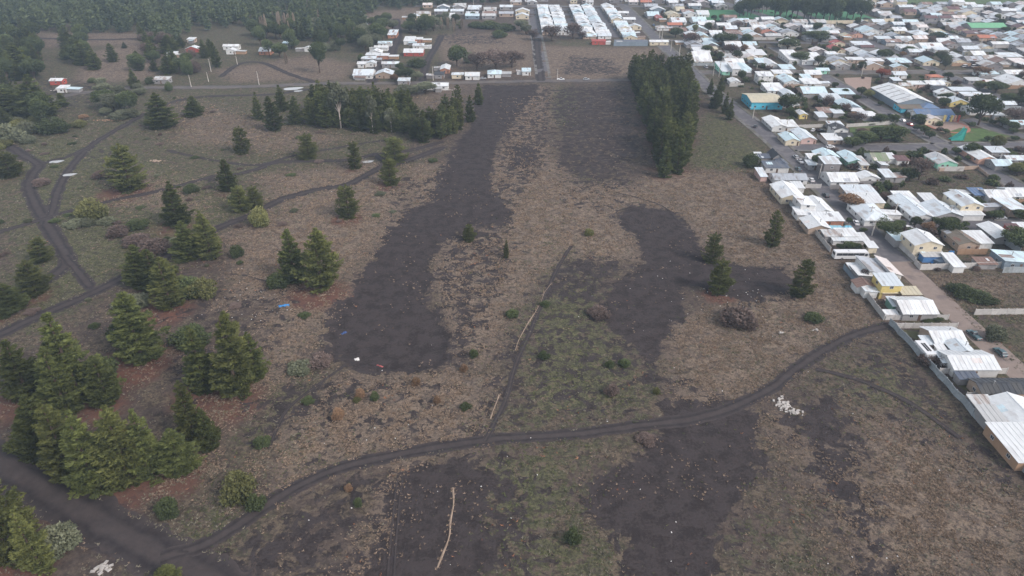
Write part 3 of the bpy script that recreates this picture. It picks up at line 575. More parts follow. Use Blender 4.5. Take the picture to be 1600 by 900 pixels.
# the dense grove beside the bare field
def in_poly(P, x, y):
    ins = False; n = len(P)
    for i in range(n):
        (ax, ay), (bx, by) = P[i], P[(i + 1) % n]
        if (ay > y) != (by > y) and x < (bx - ax) * (y - ay) / (by - ay) + ax: ins = not ins
    return ins
def scatter(P, sp, jit=.35):
    P = [tuple(p) for p in P]; xs = [p[0] for p in P]; ys = [p[1] for p in P]; out = []; r_ = 0
    y = min(ys)
    while y < max(ys):
        x = min(xs) + (r_ % 2) * sp / 2
        while x < max(xs):
            a_, b_ = x + rnd.uniform(-jit, jit) * sp, y + rnd.uniform(-jit, jit) * sp
            if in_poly(P, a_, b_): out.append((a_, b_))
            x += sp
        y += sp * .87; r_ += 1
    return out
GROVE = [(53, 226), (60, 228), (66, 250), (73, 270), (79, 290), (86, 325), (90, 350), (91, 374), (63, 374), (61, 330), (58, 290), (55, 255)]
for x, y in scatter(GROVE, 5.2): place_tree(rnd.choice(['pineg', 'pine', 'pineo', 'pine']), x, y, rnd.uniform(10.5, 16.8), rnd.uniform(6.0, 8.4), 'tall grove pine', 'pines of the dense grove beside the bare field', .5)
for poly in ([(482,197),(520,203),(640,210),(648,180),(560,170),(490,172)], [(642,222),(700,224),(737,188),(722,180),(680,200),(650,205)]):
    for x, y in scatter(W(poly), 4.7): place_tree(rnd.choice(['pineg', 'pineo', 'pineg', 'pine']), x, y, rnd.uniform(9.5, 15.0) * (1 if y > 290 else .85), rnd.uniform(5.4, 7.6), 'ragged wood pine', 'pines of the ragged wood before the town', .25)
for u, v in ((1112, 150), (1125, 160), (1118, 172), (1135, 180), (1142, 190), (1128, 145), (1122, 168)):
    x, y = at(u, v); place_tree('pine', x, y + 3, rnd.uniform(7, 10), rnd.uniform(5, 7), 'dark pine by the blue hall street', 'pines along the street by the blue hall')

for poly, kinds, sp, hr, wr, prob, ds in (
  ([(212,62),(290,56),(305,120),(262,122),(215,112)], ['pine', 'pine', 'leaf', 'twig'], 11, (6, 13), (6, 9), .85, 'dark tree left of the farm roofs'), ([(88,62),(152,58),(152,102),(98,100)], ['pine', 'leaf'], 12, (6, 12), (6, 10), .8, 'dark tree by the clearing'),
  ([(-20,58),(62,58),(70,128),(-20,135)], ['pine', 'pine', 'leaf'], 11, (8, 15), (7, 11), .85, 'dark tree of the far left clump'), ([(395,48),(560,38),(565,78),(500,92),(400,72)], ['pine', 'leaf', 'grey', 'leaf'], 10.5, (6, 13), (5.5, 9), .85, 'tree around the farm clearing'),
  ([(560,42),(622,34),(612,66),(568,84)], ['leaf', 'grey', 'leaf'], 10, (6, 11), (6, 9), .85, 'tree behind the narrow street'), ([(148,138),(222,138),(215,182),(150,182)], ['leaf', 'grey', 'grey'], 8, (3, 6.5), (5, 8), .8, 'bushy tree by the brush heap'),
  ([(-20,140),(92,132),(96,196),(-20,215)], ['pine', 'leaf', 'pine'], 9.5, (5, 13), (6, 10), .65, 'dark tree of the left clump'), ([(620,30),(700,22),(720,44),(640,60)], ['grey', 'leaf'], 11, (4, 9), (5, 8), .6, 'tree of the upper lanes'),
  ([(-20,185),(60,190),(40,235),(-20,240)], ['bushy', 'bush', 'bushy'], 6, (2, 4), (5, 7), .75, 'pale green shrub at the frame edge')):
    for x, y in scatter(W(poly), sp):
        if rnd.random() < prob and not clash_(x, y): place_tree(rnd.choice(kinds), x, y, rnd.uniform(*hr), rnd.uniform(*wr), ds, 'trees and shrubs of the far left')
for i in range(95):
    u, v = rnd.uniform(-20, 760), rnd.triangular(150, 600, 230); x, y = at(u, v)
    if keep_out(x, y) or float(samp(F_dark, x, y)) > .5: continue
    place_tree(rnd.choice(['busht', 'bushg', 'bushy', 'busht']), x, y, rnd.uniform(.4, 1.3), rnd.uniform(1.2, 3.6), 'low scrubby bush', 'low bushes of the open land')
# far forest
n_pine = len(THINGS['pine tree']); far = []
FOREST = W([(-60,58),(60,52),(230,52),(255,70),(300,56),(400,40),(470,62),(560,60),(590,20),(700,7),(800,4)])
FOREST = list(map(tuple, FOREST)) + [(0, 860), (-860, 860), (-560, 560)]
for x, y in scatter(FOREST, 9.5, .42):
    if fbm(x, y, 40, 2) < .30 and y < 640: continue
    far.append((y, x))
far.sort()
stand = []
for y, x in far:
    H = rnd.uniform(8, 15); wd = rnd.uniform(5.5, 8)
    u = 800 + x / (y * CP + CAM_H * SP) * FPX
    if n_pine < 300 and -40 < u < 1000: place_tree('pinef', x, y, H, wd, 'dark pine on the forest edge', 'pines of the far forest'); n_pine += 1
    else: stand.append((x, y, H, wd))
if stand:
    base = pine_crown('proto', M['pine_far'], .18, .25, .1, .10, 5, whorls=8); nv = len(base.vertices); co = np.zeros(nv * 3, np.float32); base.vertices.foreach_get('co', co); co = co.reshape(-1, 3)
    ti = np.zeros(nv, np.float32); base.attributes['tint'].data.foreach_get('value', ti); bpy.data.meshes.remove(base)
    Vs = []; Ts = []
    for x, y, H, wd in stand:
        a_ = rnd.uniform(0, 6.28); c_, s_ = math.cos(a_), math.sin(a_); k = wd / .5
        p = np.stack([(co[:, 0] * c_ - co[:, 1] * s_) * k + x, (co[:, 0] * s_ + co[:, 1] * c_) * k + y, co[:, 2] * H], 1); Vs.append(p); Ts.append(np.clip(ti + rnd.uniform(-.25, .2), 0, 1))
    Vs = np.concatenate(Vs); o = link('forest', raw_mesh('forest', Vs, np.arange(len(Vs)).reshape(-1, 3), M['pine_far'], {'tint': np.concatenate(Ts)}))
    tag(o, 'far pine forest reading as one dark mass behind the grassland', 'forest', kind='stuff')
for u, v, h in [(230+i*0,0,0) for i in range(0)] + [(rnd.uniform(410, 470), rnd.uniform(42, 62), rnd.uniform(11, 17)) for _ in range(14)] + [(455 + i * 9, 8 + i * 4, 18) for i in range(4)] + [(500, 45, 14), (515, 38, 12), (530, 30, 12), (275, 10, 18), (545, 50, 9), (555, 63, 9), (448, 100, 7), (690,46,9),(700,47,9),(709,48,9),(722,47,8)]:
    x, y = at(u, v); place_tree('poplar', x, y, h * .9, rnd.uniform(1.3, 2.4), 'bare yellowish poplar', 'bare poplars at the forest edge')

# ---------------------------------------------------------------- houses
HS = 0.78                                 # storey heights against the survey scale
RECTS = []                                # footprints (x0,x1,y0,y1)
SPECS = []
def slab(b, p00, p10, p11, p01, th=.10, m=0, ribs=0):
    """roof slab over four corners (eave left, eave right, ridge right, ridge left), ribs run up the slope"""
    P = [Vector(p) for p in (p00, p10, p11, p01)]; n = (P[1] - P[0]).cross(P[3] - P[0]).normalized()
    if n.z < 0: n = -n
    lo = [p + n * .012 for p in P]; hi = [p + n * (th + .012) for p in P]; k = len(b.v); b.v += [tuple(p) for p in lo + hi]
    for f in ((4,5,6,7),(3,2,1,0),(0,1,5,4),(1,2,6,5),(2,3,7,6),(3,0,4,7)): b.f.append(tuple(k + i for i in f)); b.m.append(m)
    if ribs:
        nr = max(2, int((P[1] - P[0]).length / ribs))
        for i in range(1, nr):
            t = i / nr; a_ = hi[0].lerp(hi[1], t); c_ = hi[3].lerp(hi[2], t); s = (P[1] - P[0]).normalized() * .045
            q = [a_ - s, a_ + s, c_ + s, c_ - s]; k = len(b.v); b.v += [tuple(p) for p in q] + [tuple(p + n * .05) for p in q]
            for f in ((4,5,6,7),(0,1,5,4),(1,2,6,5),(2,3,7,6),(3,0,4,7)): b.f.append(tuple(k + i for i in f)); b.m.append(m)
def win_mesh():
    f = MB(); f.box(-.62, .62, -.05, .02, -.52, -.44); f.box(-.62, .62, -.05, .02, .44, .52); f.box(-.62, -.54, -.05, .02, -.44, .44); f.box(.54, .62, -.05, .02, -.44, .44); f.box(-.025, .025, -.045, .02, -.44, .44)
    p = MB(); p.box(-.54, .54, -.012, .01, -.44, .44)
    both = MB(); both.box(-.62, .62, -.05, .0, -.52, -.43, 0); both.box(-.62, .62, -.05, .0, .43, .52, 0); both.box(-.54, .54, -.02, .0, -.43, .43, 1)
    return f.mesh('window', M['frame']), p.mesh('pane', M['glass']), both.mesh('window', [M['frame'], M['glass']])
WIN_F, WIN_P, WIN_B = win_mesh()
b = MB(); b.box(-.42, .42, -.05, .0, 0, 2.0); DOOR = b.mesh('door', M['door'])
b = MB(); b.box(-.05, .05, -.05, .05, -.06, .06); KNOB = b.mesh('handle', M['frame'])
b = MB(); b.cone((0, 0, 0), (0, 0, 1.15), .09, .09, 7); b.cone((0, 0, 1.16), (0, 0, 1.34), .20, .04, 7); FLUE = b.mesh('chimney', M['concrete'])
def house(x0, x1, y0, y1, h, ridge, roof, wall, desc, noun='house', rise=None, near=None, wins=True):
    h = h * HS; rise = rise * HS if rise else rise
    Wd, D = x1 - x0, y1 - y0; cx, cy = (x0 + x1) / 2, (y0 + y1) / 2; near = (y0 < 300) if near is None else near
    e = bpy.data.objects.new({'house': 'house', 'shed': 'shed', 'hall': 'hall', 'building': 'building', 'canopy': 'canopy'}.get(noun, 'house'), None); col.objects.link(e); e.location = (cx, cy, 0)
    w2, d2 = Wd / 2, D / 2; ov = .3; wb = MB(); rb = MB(); ribs = .95 if near else 0; m_w = M['w_' + wall]; m_r = M['r_' + roof]
    if ridge == 'x':
        rise = rise or .17 * D; wb.prism([(-d2, 0), (d2, 0), (d2, h), (0, h + rise), (-d2, h)], 'x', -w2, w2); k = ov * rise / d2
        slab(rb, (-w2 - ov, -d2 - ov, h - k), (w2 + ov, -d2 - ov, h - k), (w2 + ov, 0, h + rise), (-w2 - ov, 0, h + rise), ribs=ribs)
        slab(rb, (w2 + ov, d2 + ov, h - k), (-w2 - ov, d2 + ov, h - k), (-w2 - ov, 0.0, h + rise), (w2 + ov, 0.0, h + rise), ribs=ribs)
        rb.box(-w2 - ov, w2 + ov, -.14, .14, h + rise + .06, h + rise + .15)
    elif ridge == 'y':
        rise = rise or .17 * Wd; wb.prism([(-w2, 0), (w2, 0), (w2, h), (0, h + rise), (-w2, h)], 'y', -d2, d2); k = ov * rise / w2
        slab(rb, (-w2 - ov, d2 + ov, h - k), (-w2 - ov, -d2 - ov, h - k), (0, -d2 - ov, h + rise), (0, d2 + ov, h + rise), ribs=ribs)
        slab(rb, (w2 + ov, -d2 - ov, h - k), (w2 + ov, d2 + ov, h - k), (0, d2 + ov, h + rise), (0, -d2 - ov, h + rise), ribs=ribs)
        rb.box(-.14, .14, -d2 - ov, d2 + ov, h + rise + .06, h + rise + .15)
    elif ridge == 'h':
        rise = rise or .16 * min(Wd, D); a_ = min(w2, d2) * .85; wb.box(-w2, w2, -d2, d2, 0, h); o = ov
        E = [(-w2 - o, -d2 - o, h + .02), (w2 + o, -d2 - o, h + .02), (w2 + o, d2 + o, h + .02), (-w2 - o, d2 + o, h + .02)]
        Rr = [(-w2 + a_, 0, h + rise), (w2 - a_, 0, h + rise)] if Wd >= D else [(0, -d2 + a_, h + rise), (0, d2 - a_, h + rise)]
        if Wd >= D:
            rb.face([E[0], E[1], Rr[1], Rr[0]]); rb.face([E[1], E[2], Rr[1]]); rb.face([E[2], E[3], Rr[0], Rr[1]]); rb.face([E[3], E[0], Rr[0]])
        else:
            rb.face([E[0], E[1], Rr[0]]); rb.face([E[1], E[2], Rr[1], Rr[0]]); rb.face([E[2], E[3], Rr[1]]); rb.face([E[3], E[0], Rr[0], Rr[1]])
        rb.box(-w2 - o, w2 + o, -d2 - o, d2 + o, h - .12, h + .012)
    else:                                 # single slope: 's' rises to the back, 'e' rises towards +x, 'w' towards -x
        rise = rise if rise is not None else (.10 * D if ridge == 's' else .09 * Wd)
        if ridge == 's':
            wb.prism([(-d2, 0), (d2, 0), (d2, h + rise), (-d2, h)], 'x', -w2, w2)
            slab(rb, (-w2 - ov, -d2 - ov, h - ov * rise / D), (w2 + ov, -d2 - ov, h - ov * rise / D), (w2 + ov, d2 + ov, h + rise * (1 + ov / D)), (-w2 - ov, d2 + ov, h + rise * (1 + ov / D)), ribs=ribs)
        else:
            hl, hr = (h, h + rise) if ridge == 'e' else (h + rise, h); q = (hr - hl) / Wd * ov
            wb.prism([(-w2, 0), (w2, 0), (w2, hr), (-w2, hl)], 'y', -d2, d2)
            slab(rb, (-w2 - ov, d2 + ov, hl - q), (-w2 - ov, -d2 - ov, hl - q), (w2 + ov, -d2 - ov, hr + q), (w2 + ov, d2 + ov, hr + q), ribs=ribs)
    if noun == 'canopy':
        wb = MB()
        for sx in (-1, 1):
            for sy in (-1, 1): wb.box(sx * (w2 - .1) - .06, sx * (w2 - .1) + .06, sy * (d2 - .1) - .06, sy * (d2 - .1) + .06, 0, h - .02)
        link('post', wb.mesh('post', m_w), e)
    else: link('wall', wb.mesh('wall', m_w), e)
    rf_ = link('roof', rb.mesh('roof', m_r), e)
    if ridge in 'xysew' and Wd > 3 and noun in ('house', 'shed'):
        sx = -1 if cx > 0 else 1
        if ridge == 'x': P = [(-w2, -d2, h), (w2, -d2, h), (w2, -.2, h + rise * (1 - .2 / d2)), (-w2, -.2, h + rise * (1 - .2 / d2))]
        elif ridge == 'y':
            P = [(sx * w2, d2, h), (sx * w2, -d2, h), (sx * .2, -d2, h + rise * (1 - .2 / w2)), (sx * .2, d2, h + rise * (1 - .2 / w2))]
        elif ridge == 's': P = [(-w2, -d2, h), (w2, -d2, h), (w2, d2, h + rise), (-w2, d2, h + rise)]
        else: P = [(-w2, d2, hl), (-w2, -d2, hl), (w2, -d2, hr), (w2, d2, hr)]
        P = [Vector(p) for p in P]; used_ = []
        for _ in range(rnd.choice([0, 1, 1, 2]) if noun == 'house' else rnd.choice([0, 1])):
            a0 = rnd.uniform(0, .72); a1 = a0 + rnd.uniform(.12, .27); b0 = rnd.choice([0, 0, .45]); b1 = b0 + rnd.uniform(.35, .5)
            if any(a0 < q[1] and a1 > q[0] for q in used_): continue
            used_.append((a0, a1)); L_ = lambda a, b_: P[0].lerp(P[1], a).lerp(P[3].lerp(P[2], a), b_)
            pb = MB(); slab(pb, L_(a0, b0), L_(a1, b0), L_(a1, b1), L_(a0, b1), th=.128); link('roof_patch', pb.mesh('roof_patch', M['r_' + rnd.choice(['zinc', 'grey', 'pale', 'rust', 'pinkw', 'white', 'bluew'])]), rf_)
        if noun == 'house' and rnd.random() < .6:
            q = P[0].lerp(P[1], rnd.uniform(.2, .8)).lerp(P[3], .3); link('chimney', FLUE, rf_, (rnd.uniform(-.5, .5) * w2, rnd.uniform(-.3, .3) * d2, h + rise * .45))
    if wins and noun in ('house', 'hall', 'building') :
        sgn = -1 if cx > 0 else 1; floors = [1.25] if h < 3.5 else [1.25, 3.3]
        for z in floors:
            n = max(1, int(Wd / 3.4))
            for i in range(n):
                if z == 1.25 and i == n // 2 and n > 1: continue
                win(e, (-w2 + (i + .5) * Wd / n, -d2 - .002, z), 0, near)
            n = max(1, int(D / 3.6))
            for i in range(n): win(e, (sgn * (w2 + .002), -d2 + (i + .5) * D / n, z), R(90) * sgn, near)
        dx_ = 0 if Wd > 6.8 else w2 - .7
        dr = link('door', DOOR, e, (dx_, -d2 - .003, 0.02), 0, (HS, 1, HS))
        if near: link('handle', KNOB, dr, (.32, -.06, 1.0))
    RECTS.append((x0, x1, y0, y1)); reg(e, noun if noun != 'hall' else 'hall', desc, noun, {'house': 'houses of the town', 'shed': 'sheds and lean-tos of the yards', 'canopy': 'canopies of the yards'}.get(noun, 'larger buildings of the town'))
    return e
def win(e, loc, rz, near, s=1.0):
    if near:
        f = link('window', WIN_F, e, loc, rz, (HS, 1, HS)); link('pane', WIN_P, f)
    else: link('window', WIN_B, e, loc, rz, (HS, 1, HS))
def N(u0, v0, u1, vt, h, ridge, roof, wall, desc, noun='house', rise=None, wins=True):
    h = h * .86 if 2.6 < h < 4.2 else h; xa, ya = at(u0, v0, h * HS); xb, _ = at(u1, v0, h * HS); _, yb = at(u0, vt, h * HS)
    if ridge in ('x', 's') and vt < v0: pass
    return house(xa, xb, ya, max(yb, ya + 1.5), h, ridge, roof, wall, desc, noun, rise, wins=wins)
# houses between the fence and the main street, from the corner towards the camera
N(1197,262,1233,254,3.0,'s','slate','white','dark slate roofed house with white walls'); N(1186,247,1207,242,2.6,'s','slate','grey','dark flat outbuilding in the corner compound','shed'); N(1184,247,1194,240,3.0,'s','white','white','small white box shed','shed')
N(1208,247,1222,238,3.6,'y','dark','grey','steep black roofed house at the corner',rise=2.0); N(1218,256,1231,249,3.2,'y','slate','yellow','yellow gabled house')
N(1189,276,1199,265,2.4,'s','pale','pink','low pinkish shed at the fence','shed')
N(1211,281,1262,271,2.7,'x','grey','white','grey roofed house with white columns'); N(1222,309,1258,288,3.4,'y','white','cream','white gabled house with side windows'); N(1242,294,1257,286,2.8,'s','white','white','white flat annex','shed',wins=False)
N(1252,321,1274,307,4.6,'w','white','white','white two-storey box house'); N(1275,332,1304,310,3.0,'y','white','white','wide white gabled house')
N(1247,336,1290,326,2.8,'s','white','white','white roofed house close to the fence'); N(1276,345,1319,334,3.0,'s','white','orange','white roofed house with orange wall'); N(1264,357,1298,341,2.9,'y','white','tan','white gabled house with tan front')
N(1302,360,1318,354,2.2,'s','cyan','blue','small light blue lean-to','shed',rise=.2); N(1290,369,1316,361,2.5,'s','zinc','grey','patched grey shed roof','shed'); N(1312,369,1341,359,2.9,'s','white','white','white roofed house')
N(1303,376,1358,366,1.9,'s','white','white','long white roofed house'); N(1358,387,1371,379,2.3,'s','white','cream','white carport at the street','shed')
N(1330,421,1361,413,2.0,'s','white','tan','white roofed shed behind the bus','shed'); N(1358,428,1388,405,3.6,'w','grey','white','grey roofed house',rise=1.2); N(1390,430,1409,405,3.4,'w','pinkw','white','pinkish white roofed house',rise=1.3); N(1341,432,1372,417,2.7,'w','white','grey','white lean-to roof','shed')
N(1379,446,1410,430,5.0,'s','pale','yellow','yellow two-storey house with pale roof'); N(1411,460,1439,450,2.6,'s','beige','tan','beige roofed annex with dark strips','shed'); N(1380,458,1408,453,2.2,'s','beige','tan','low tan annex under the yellow house','shed')
N(1340,448,1367,438,2.6,'y','rust','white','rust stained white shed along the fence','shed'); N(1352,456,1372,449,2.4,'w','pale','white','small white shed along the fence','shed')
N(1412,490,1466,464,3.0,'x','white','grey','large white roofed house with patched roof'); N(1396,478,1408,466,2.4,'s','pale','green','lean-to with green gable','shed'); N(1384,493,1404,486,1.4,'s','sheet' if False else 'white','white','stack of white boards','shed')
N(1462,536,1511,511,3.0,'x','white','tan','white roofed house with tan gable'); N(1446,538,1460,527,2.2,'s','pale','tan','small pale lean-to','shed'); N(1492,551,1524,534,3.2,'y','pale','grey','pale joining roof between two houses')
N(1492,577,1562,548,3.2,'x','white','white','large white roofed house with rusty seam'); N(1466,546,1478,540,2.2,'s','white','white','small white square roof','shed'); N(1474,566,1488,552,2.3,'s','pale','white','pale lean-to at the gable','shed')
N(1535,614,1625,592,3.2,'x','dark','tan','black roofed house with tan gable'); N(1500,592,1530,583,2.2,'s','slate','grey','low slate grey shed','shed')
N(1526,636,1556,620,2.4,'s','zinc','grey','grey corrugated shed','shed'); N(1546,662,1575,637,2.6,'s','zinc','grey','grey patched lean-to','shed'); N(1578,662,1640,622,3.0,'y','white','white','white gabled house by the dark roof'); N(1592,722,1668,664,3.2,'s','white','wood','white roofed house with tan wooden side wall', rise=.5)
# east of the main street
N(1289,256,1314,247,6.0,'s','pale','taupe','grey cube shaped two-storey building','building'); N(1280,246,1312,236,3.2,'y','bluew','white','light gabled house behind the grey cube'); N(1266,249,1279,242,2.8,'s','white','white','small white house'); N(1264,258,1278,252,2.4,'s','pale','grey','small pale roofed house')
N(1326,253,1350,238,3.0,'y','bluew','green','long house with green side wall'); N(1346,258,1358,247,3.0,'s','zinc','cream','zinc roofed house'); N(1299,284,1342,269,2.9,'x','white','white','white roofed house at the hedge'); N(1345,279,1375,271,2.8,'y','white','white','white gabled small house')
N(1366,251,1389,239,3.2,'x','moss','white','moss green roofed house'); N(1388,248,1402,241,2.8,'s','white','white','white lean-to','shed'); N(1403,251,1421,245,2.7,'s','maroon','white','house with white wall and maroon roof'); N(1384,277,1400,267,2.5,'s','pale','grey','patched junk shed','shed'); N(1400,278,1415,271,2.3,'e','rust','grey','rusty junk shed','shed')
N(1325,304,1372,292,2.8,'s','pale','tan','pale roofed long house'); N(1343,317,1383,304,2.9,'s','white','cream','white roofed house by autumn bushes'); N(1352,344,1394,318,3.0,'h','pale','white','hip roofed white house with side windows')
N(1466,256,1497,242,2.9,'y','zinc','mint','mint green house'); N(1530,249,1558,230,3.0,'y','white','peach','peach walled long house'); N(1550,238,1577,231,2.6,'s','pale','grey','pale flat roofed house'); N(1575,250,1612,243,2.8,'x','pale','grey','pale roofed house at the frame edge'); N(1556,259,1584,249,2.8,'x','bluew','grey','blue-white roofed house by the street')
N(1428,340,1462,307,3.0,'y','pale','white','long house with red front gable'); N(1412,320,1440,303,2.8,'s','white','white','white flat annex behind the long house','shed'); N(1462,338,1506,318,2.9,'y','pale','grey','pale gabled house'); N(1450,318,1470,305,2.6,'s','white','grey','white lean-to roof','shed')
N(1503,322,1538,302,5.0,'y','pale','cream','cream two-storey house'); N(1502,336,1538,324,2.6,'s','white','white','white entrance canopy house','shed'); N(1524,305,1546,296,2.7,'s','blue','grey','blue roofed house'); N(1546,309,1580,296,2.8,'x','white','white','white roofed house beside the blue roof'); N(1580,307,1625,293,2.8,'x','white','white','white roofed house near the frame edge'); N(1578,330,1612,311,2.9,'w','pale','tan','tan walled pale roofed house')
N(1400,377,1420,363,3.0,'w','bluew','grey','light blue lean-to beside the two-storey house','shed'); N(1430,383,1474,364,5.4,'y','white','cream','big cream two-storey house'); N(1444,401,1478,391,2.8,'s','zinc','blue','grey roofed annex with blue wall','shed'); N(1491,417,1508,399,2.4,'s','white','white','long white flat roof','shed')
N(1499,382,1532,360,3.2,'y','brown','tan','brown mossy roofed house'); N(1522,380,1552,364,2.8,'s','white','white','white roofed annex of the brown house','shed'); N(1556,372,1588,351,3.0,'y','white','grey','white roofed house behind the long wall'); N(1583,362,1600,352,2.8,'s','maroon','red','red walled house'); N(1596,360,1625,350,2.8,'s','white','red','white roofed red house'); N(1570,411,1625,394,2.9,'w','bluew','slate','blue-white roofed house at the white wall',rise=.9); N(1530,413,1558,404,2.0,'s','rust','grey','low rusty shed','shed')
# middle distance
hall = N(1175,160,1224,146,4.2,'x','beige','cyan','bright blue hall with beige roof','hall',rise=1.6)
N(1186,119,1209,114,5.2,'s','white','white','white two-storey house'); N(1142,128,1157,123,2.8,'y','white','white','small white gabled house'); N(1210,115,1238,111,2.7,'s','white','cream','long white house')
N(1226,129,1250,119,3.0,'y','bluew','white','white gabled house'); N(1200,142,1228,133,2.8,'s','white','white','white roofed house'); N(1228,150,1246,141,2.8,'y','pale','white','pale roofed house'); N(1239,164,1249,158,3.0,'y','white','white','small white cube house')
N(1129,112,1144,101,2.8,'s','pale','mint','pale green small house'); N(1145,108,1158,101,4.4,'s','white','white','white two-storey box'); N(1156,112,1180,99,2.8,'h','bluew','tan','hip roofed house')
N(1086,96,1113,84,2.8,'x','white','cream','white roofed house past the grove'); N(1155,78,1182,73,3,'s','white','white','white roofed house'); N(1172,86,1198,80,3,'s','white','cream','long white cream house'); N(1197,102,1217,93,2.8,'y','white','white','white gabled house'); N(1185,98,1200,93,2.6,'s','bluew','grey','blue-white roofed house'); N(1222,108,1243,103,2.7,'s','bluew','grey','blue-white roofed house')
N(1234,94,1256,83,3.6,'s','white','white','big white roofed warehouse','building'); N(1254,95,1290,86,3.6,'s','white','white','low white roofed warehouse','building'); N(1257,131,1284,125,2.7,'s','white','white','white roofed house'); N(1256,123,1270,118,2.8,'s','bluew','cream','pale roofed house'); N(1256,146,1293,137,2.9,'x','bluew','tan','pale house with tan front')
N(1318,168,1346,158,2.9,'y','bluew','slate','blue-white gabled house'); N(1282,176,1306,170,2.5,'s','rust','grey','rusty roofed shed','shed'); N(1303,177,1319,172,2.5,'s','pale','grey','pale tin shed','shed'); N(1280,183,1293,177,2.3,'s','pale','grey','small tin shed','shed'); N(1350,181,1373,174,2.8,'h','white','white','white house behind shrubs'); N(1250,179,1262,173,2.6,'y','white','yellow','small hut with yellow front')
N(1207,199,1232,184,2.9,'y','white','white','long white roofed house'); N(1228,198,1247,190,2.6,'s','white','white','white annex roof','shed'); N(1228,220,1250,209,3.0,'y','bluew','cream','light gabled house with cream front'); N(1252,218,1276,203,3.0,'y','pale','pink','gabled house with pinkish front')
N(1305,203,1326,195,5.0,'y','dark','white','white two-storey house with black roof'); N(1312,215,1334,208,3.0,'x','dark','white','low black roofed house'); N(1292,219,1318,211,2.8,'s','white','tan','white roofed house by the black roofs'); N(1297,196,1318,191,2.8,'s','pale','grey','pale roofed house')
# gymnasium
xa, ya = at(1404, 160, 3.5); xb, _ = at(1458, 160, 3.5); _, yb = at(1362, 136, 3.5)
gym = house(xa, xb, ya, yb, 4.2, 'y', 'white', 'slate', 'huge white roofed gymnasium with grey walls', 'hall', rise=3.0, wins=False, near=True)
gw, gd = (xb - xa) / 2, (yb - ya) / 2
for i in range(5):
    b = MB(); y_ = -gd + (i + .8) * 2 * gd / 5.6
    slab(b, (-gw * .92, y_ + .35, (4.2 + 3.0 * .08) * HS + .12), (-gw * .92, y_ - .35, (4.2 + 3.0 * .08) * HS + .12), (-gw * .15, y_ - .35, (4.2 + 3.0 * .85) * HS + .12), (-gw * .15, y_ + .35, (4.2 + 3.0 * .85) * HS + .12), .06)
    link('skylight', b.mesh('skylight', M['concrete']), gym)
N(1434,180,1492,171,3.4,'x','blue','white','long blue roofed school building','building',rise=1.8); N(1442,169,1468,159,3.2,'h','blue','white','blue hip roofed school building','building',rise=1.8); N(1409,170,1444,163,3.0,'s','brown','cyan','brown flat roofed school wing','building'); N(1447,188,1472,183,3.0,'y','pinkw','cream','cream gabled school front','building',rise=1.6)
for i, cc in enumerate(('yellow', 'blue', 'yellow', 'peach', 'red')):
    x, y = at(1474 + i * 5.6, 190); b = MB(); b.box(-.35, .35, -.3, .3, 0, 2.8); o = link('pillar', b.mesh('pillar', M['w_' + cc]), None, (x, y, 0)); reg(o, 'pillar', {'yellow': 'yellow pillar', 'blue': 'blue pillar', 'peach': 'peach pillar', 'red': 'red pillar'}[cc] + ' of the school porch', 'pillar', 'coloured pillars of the school porch')
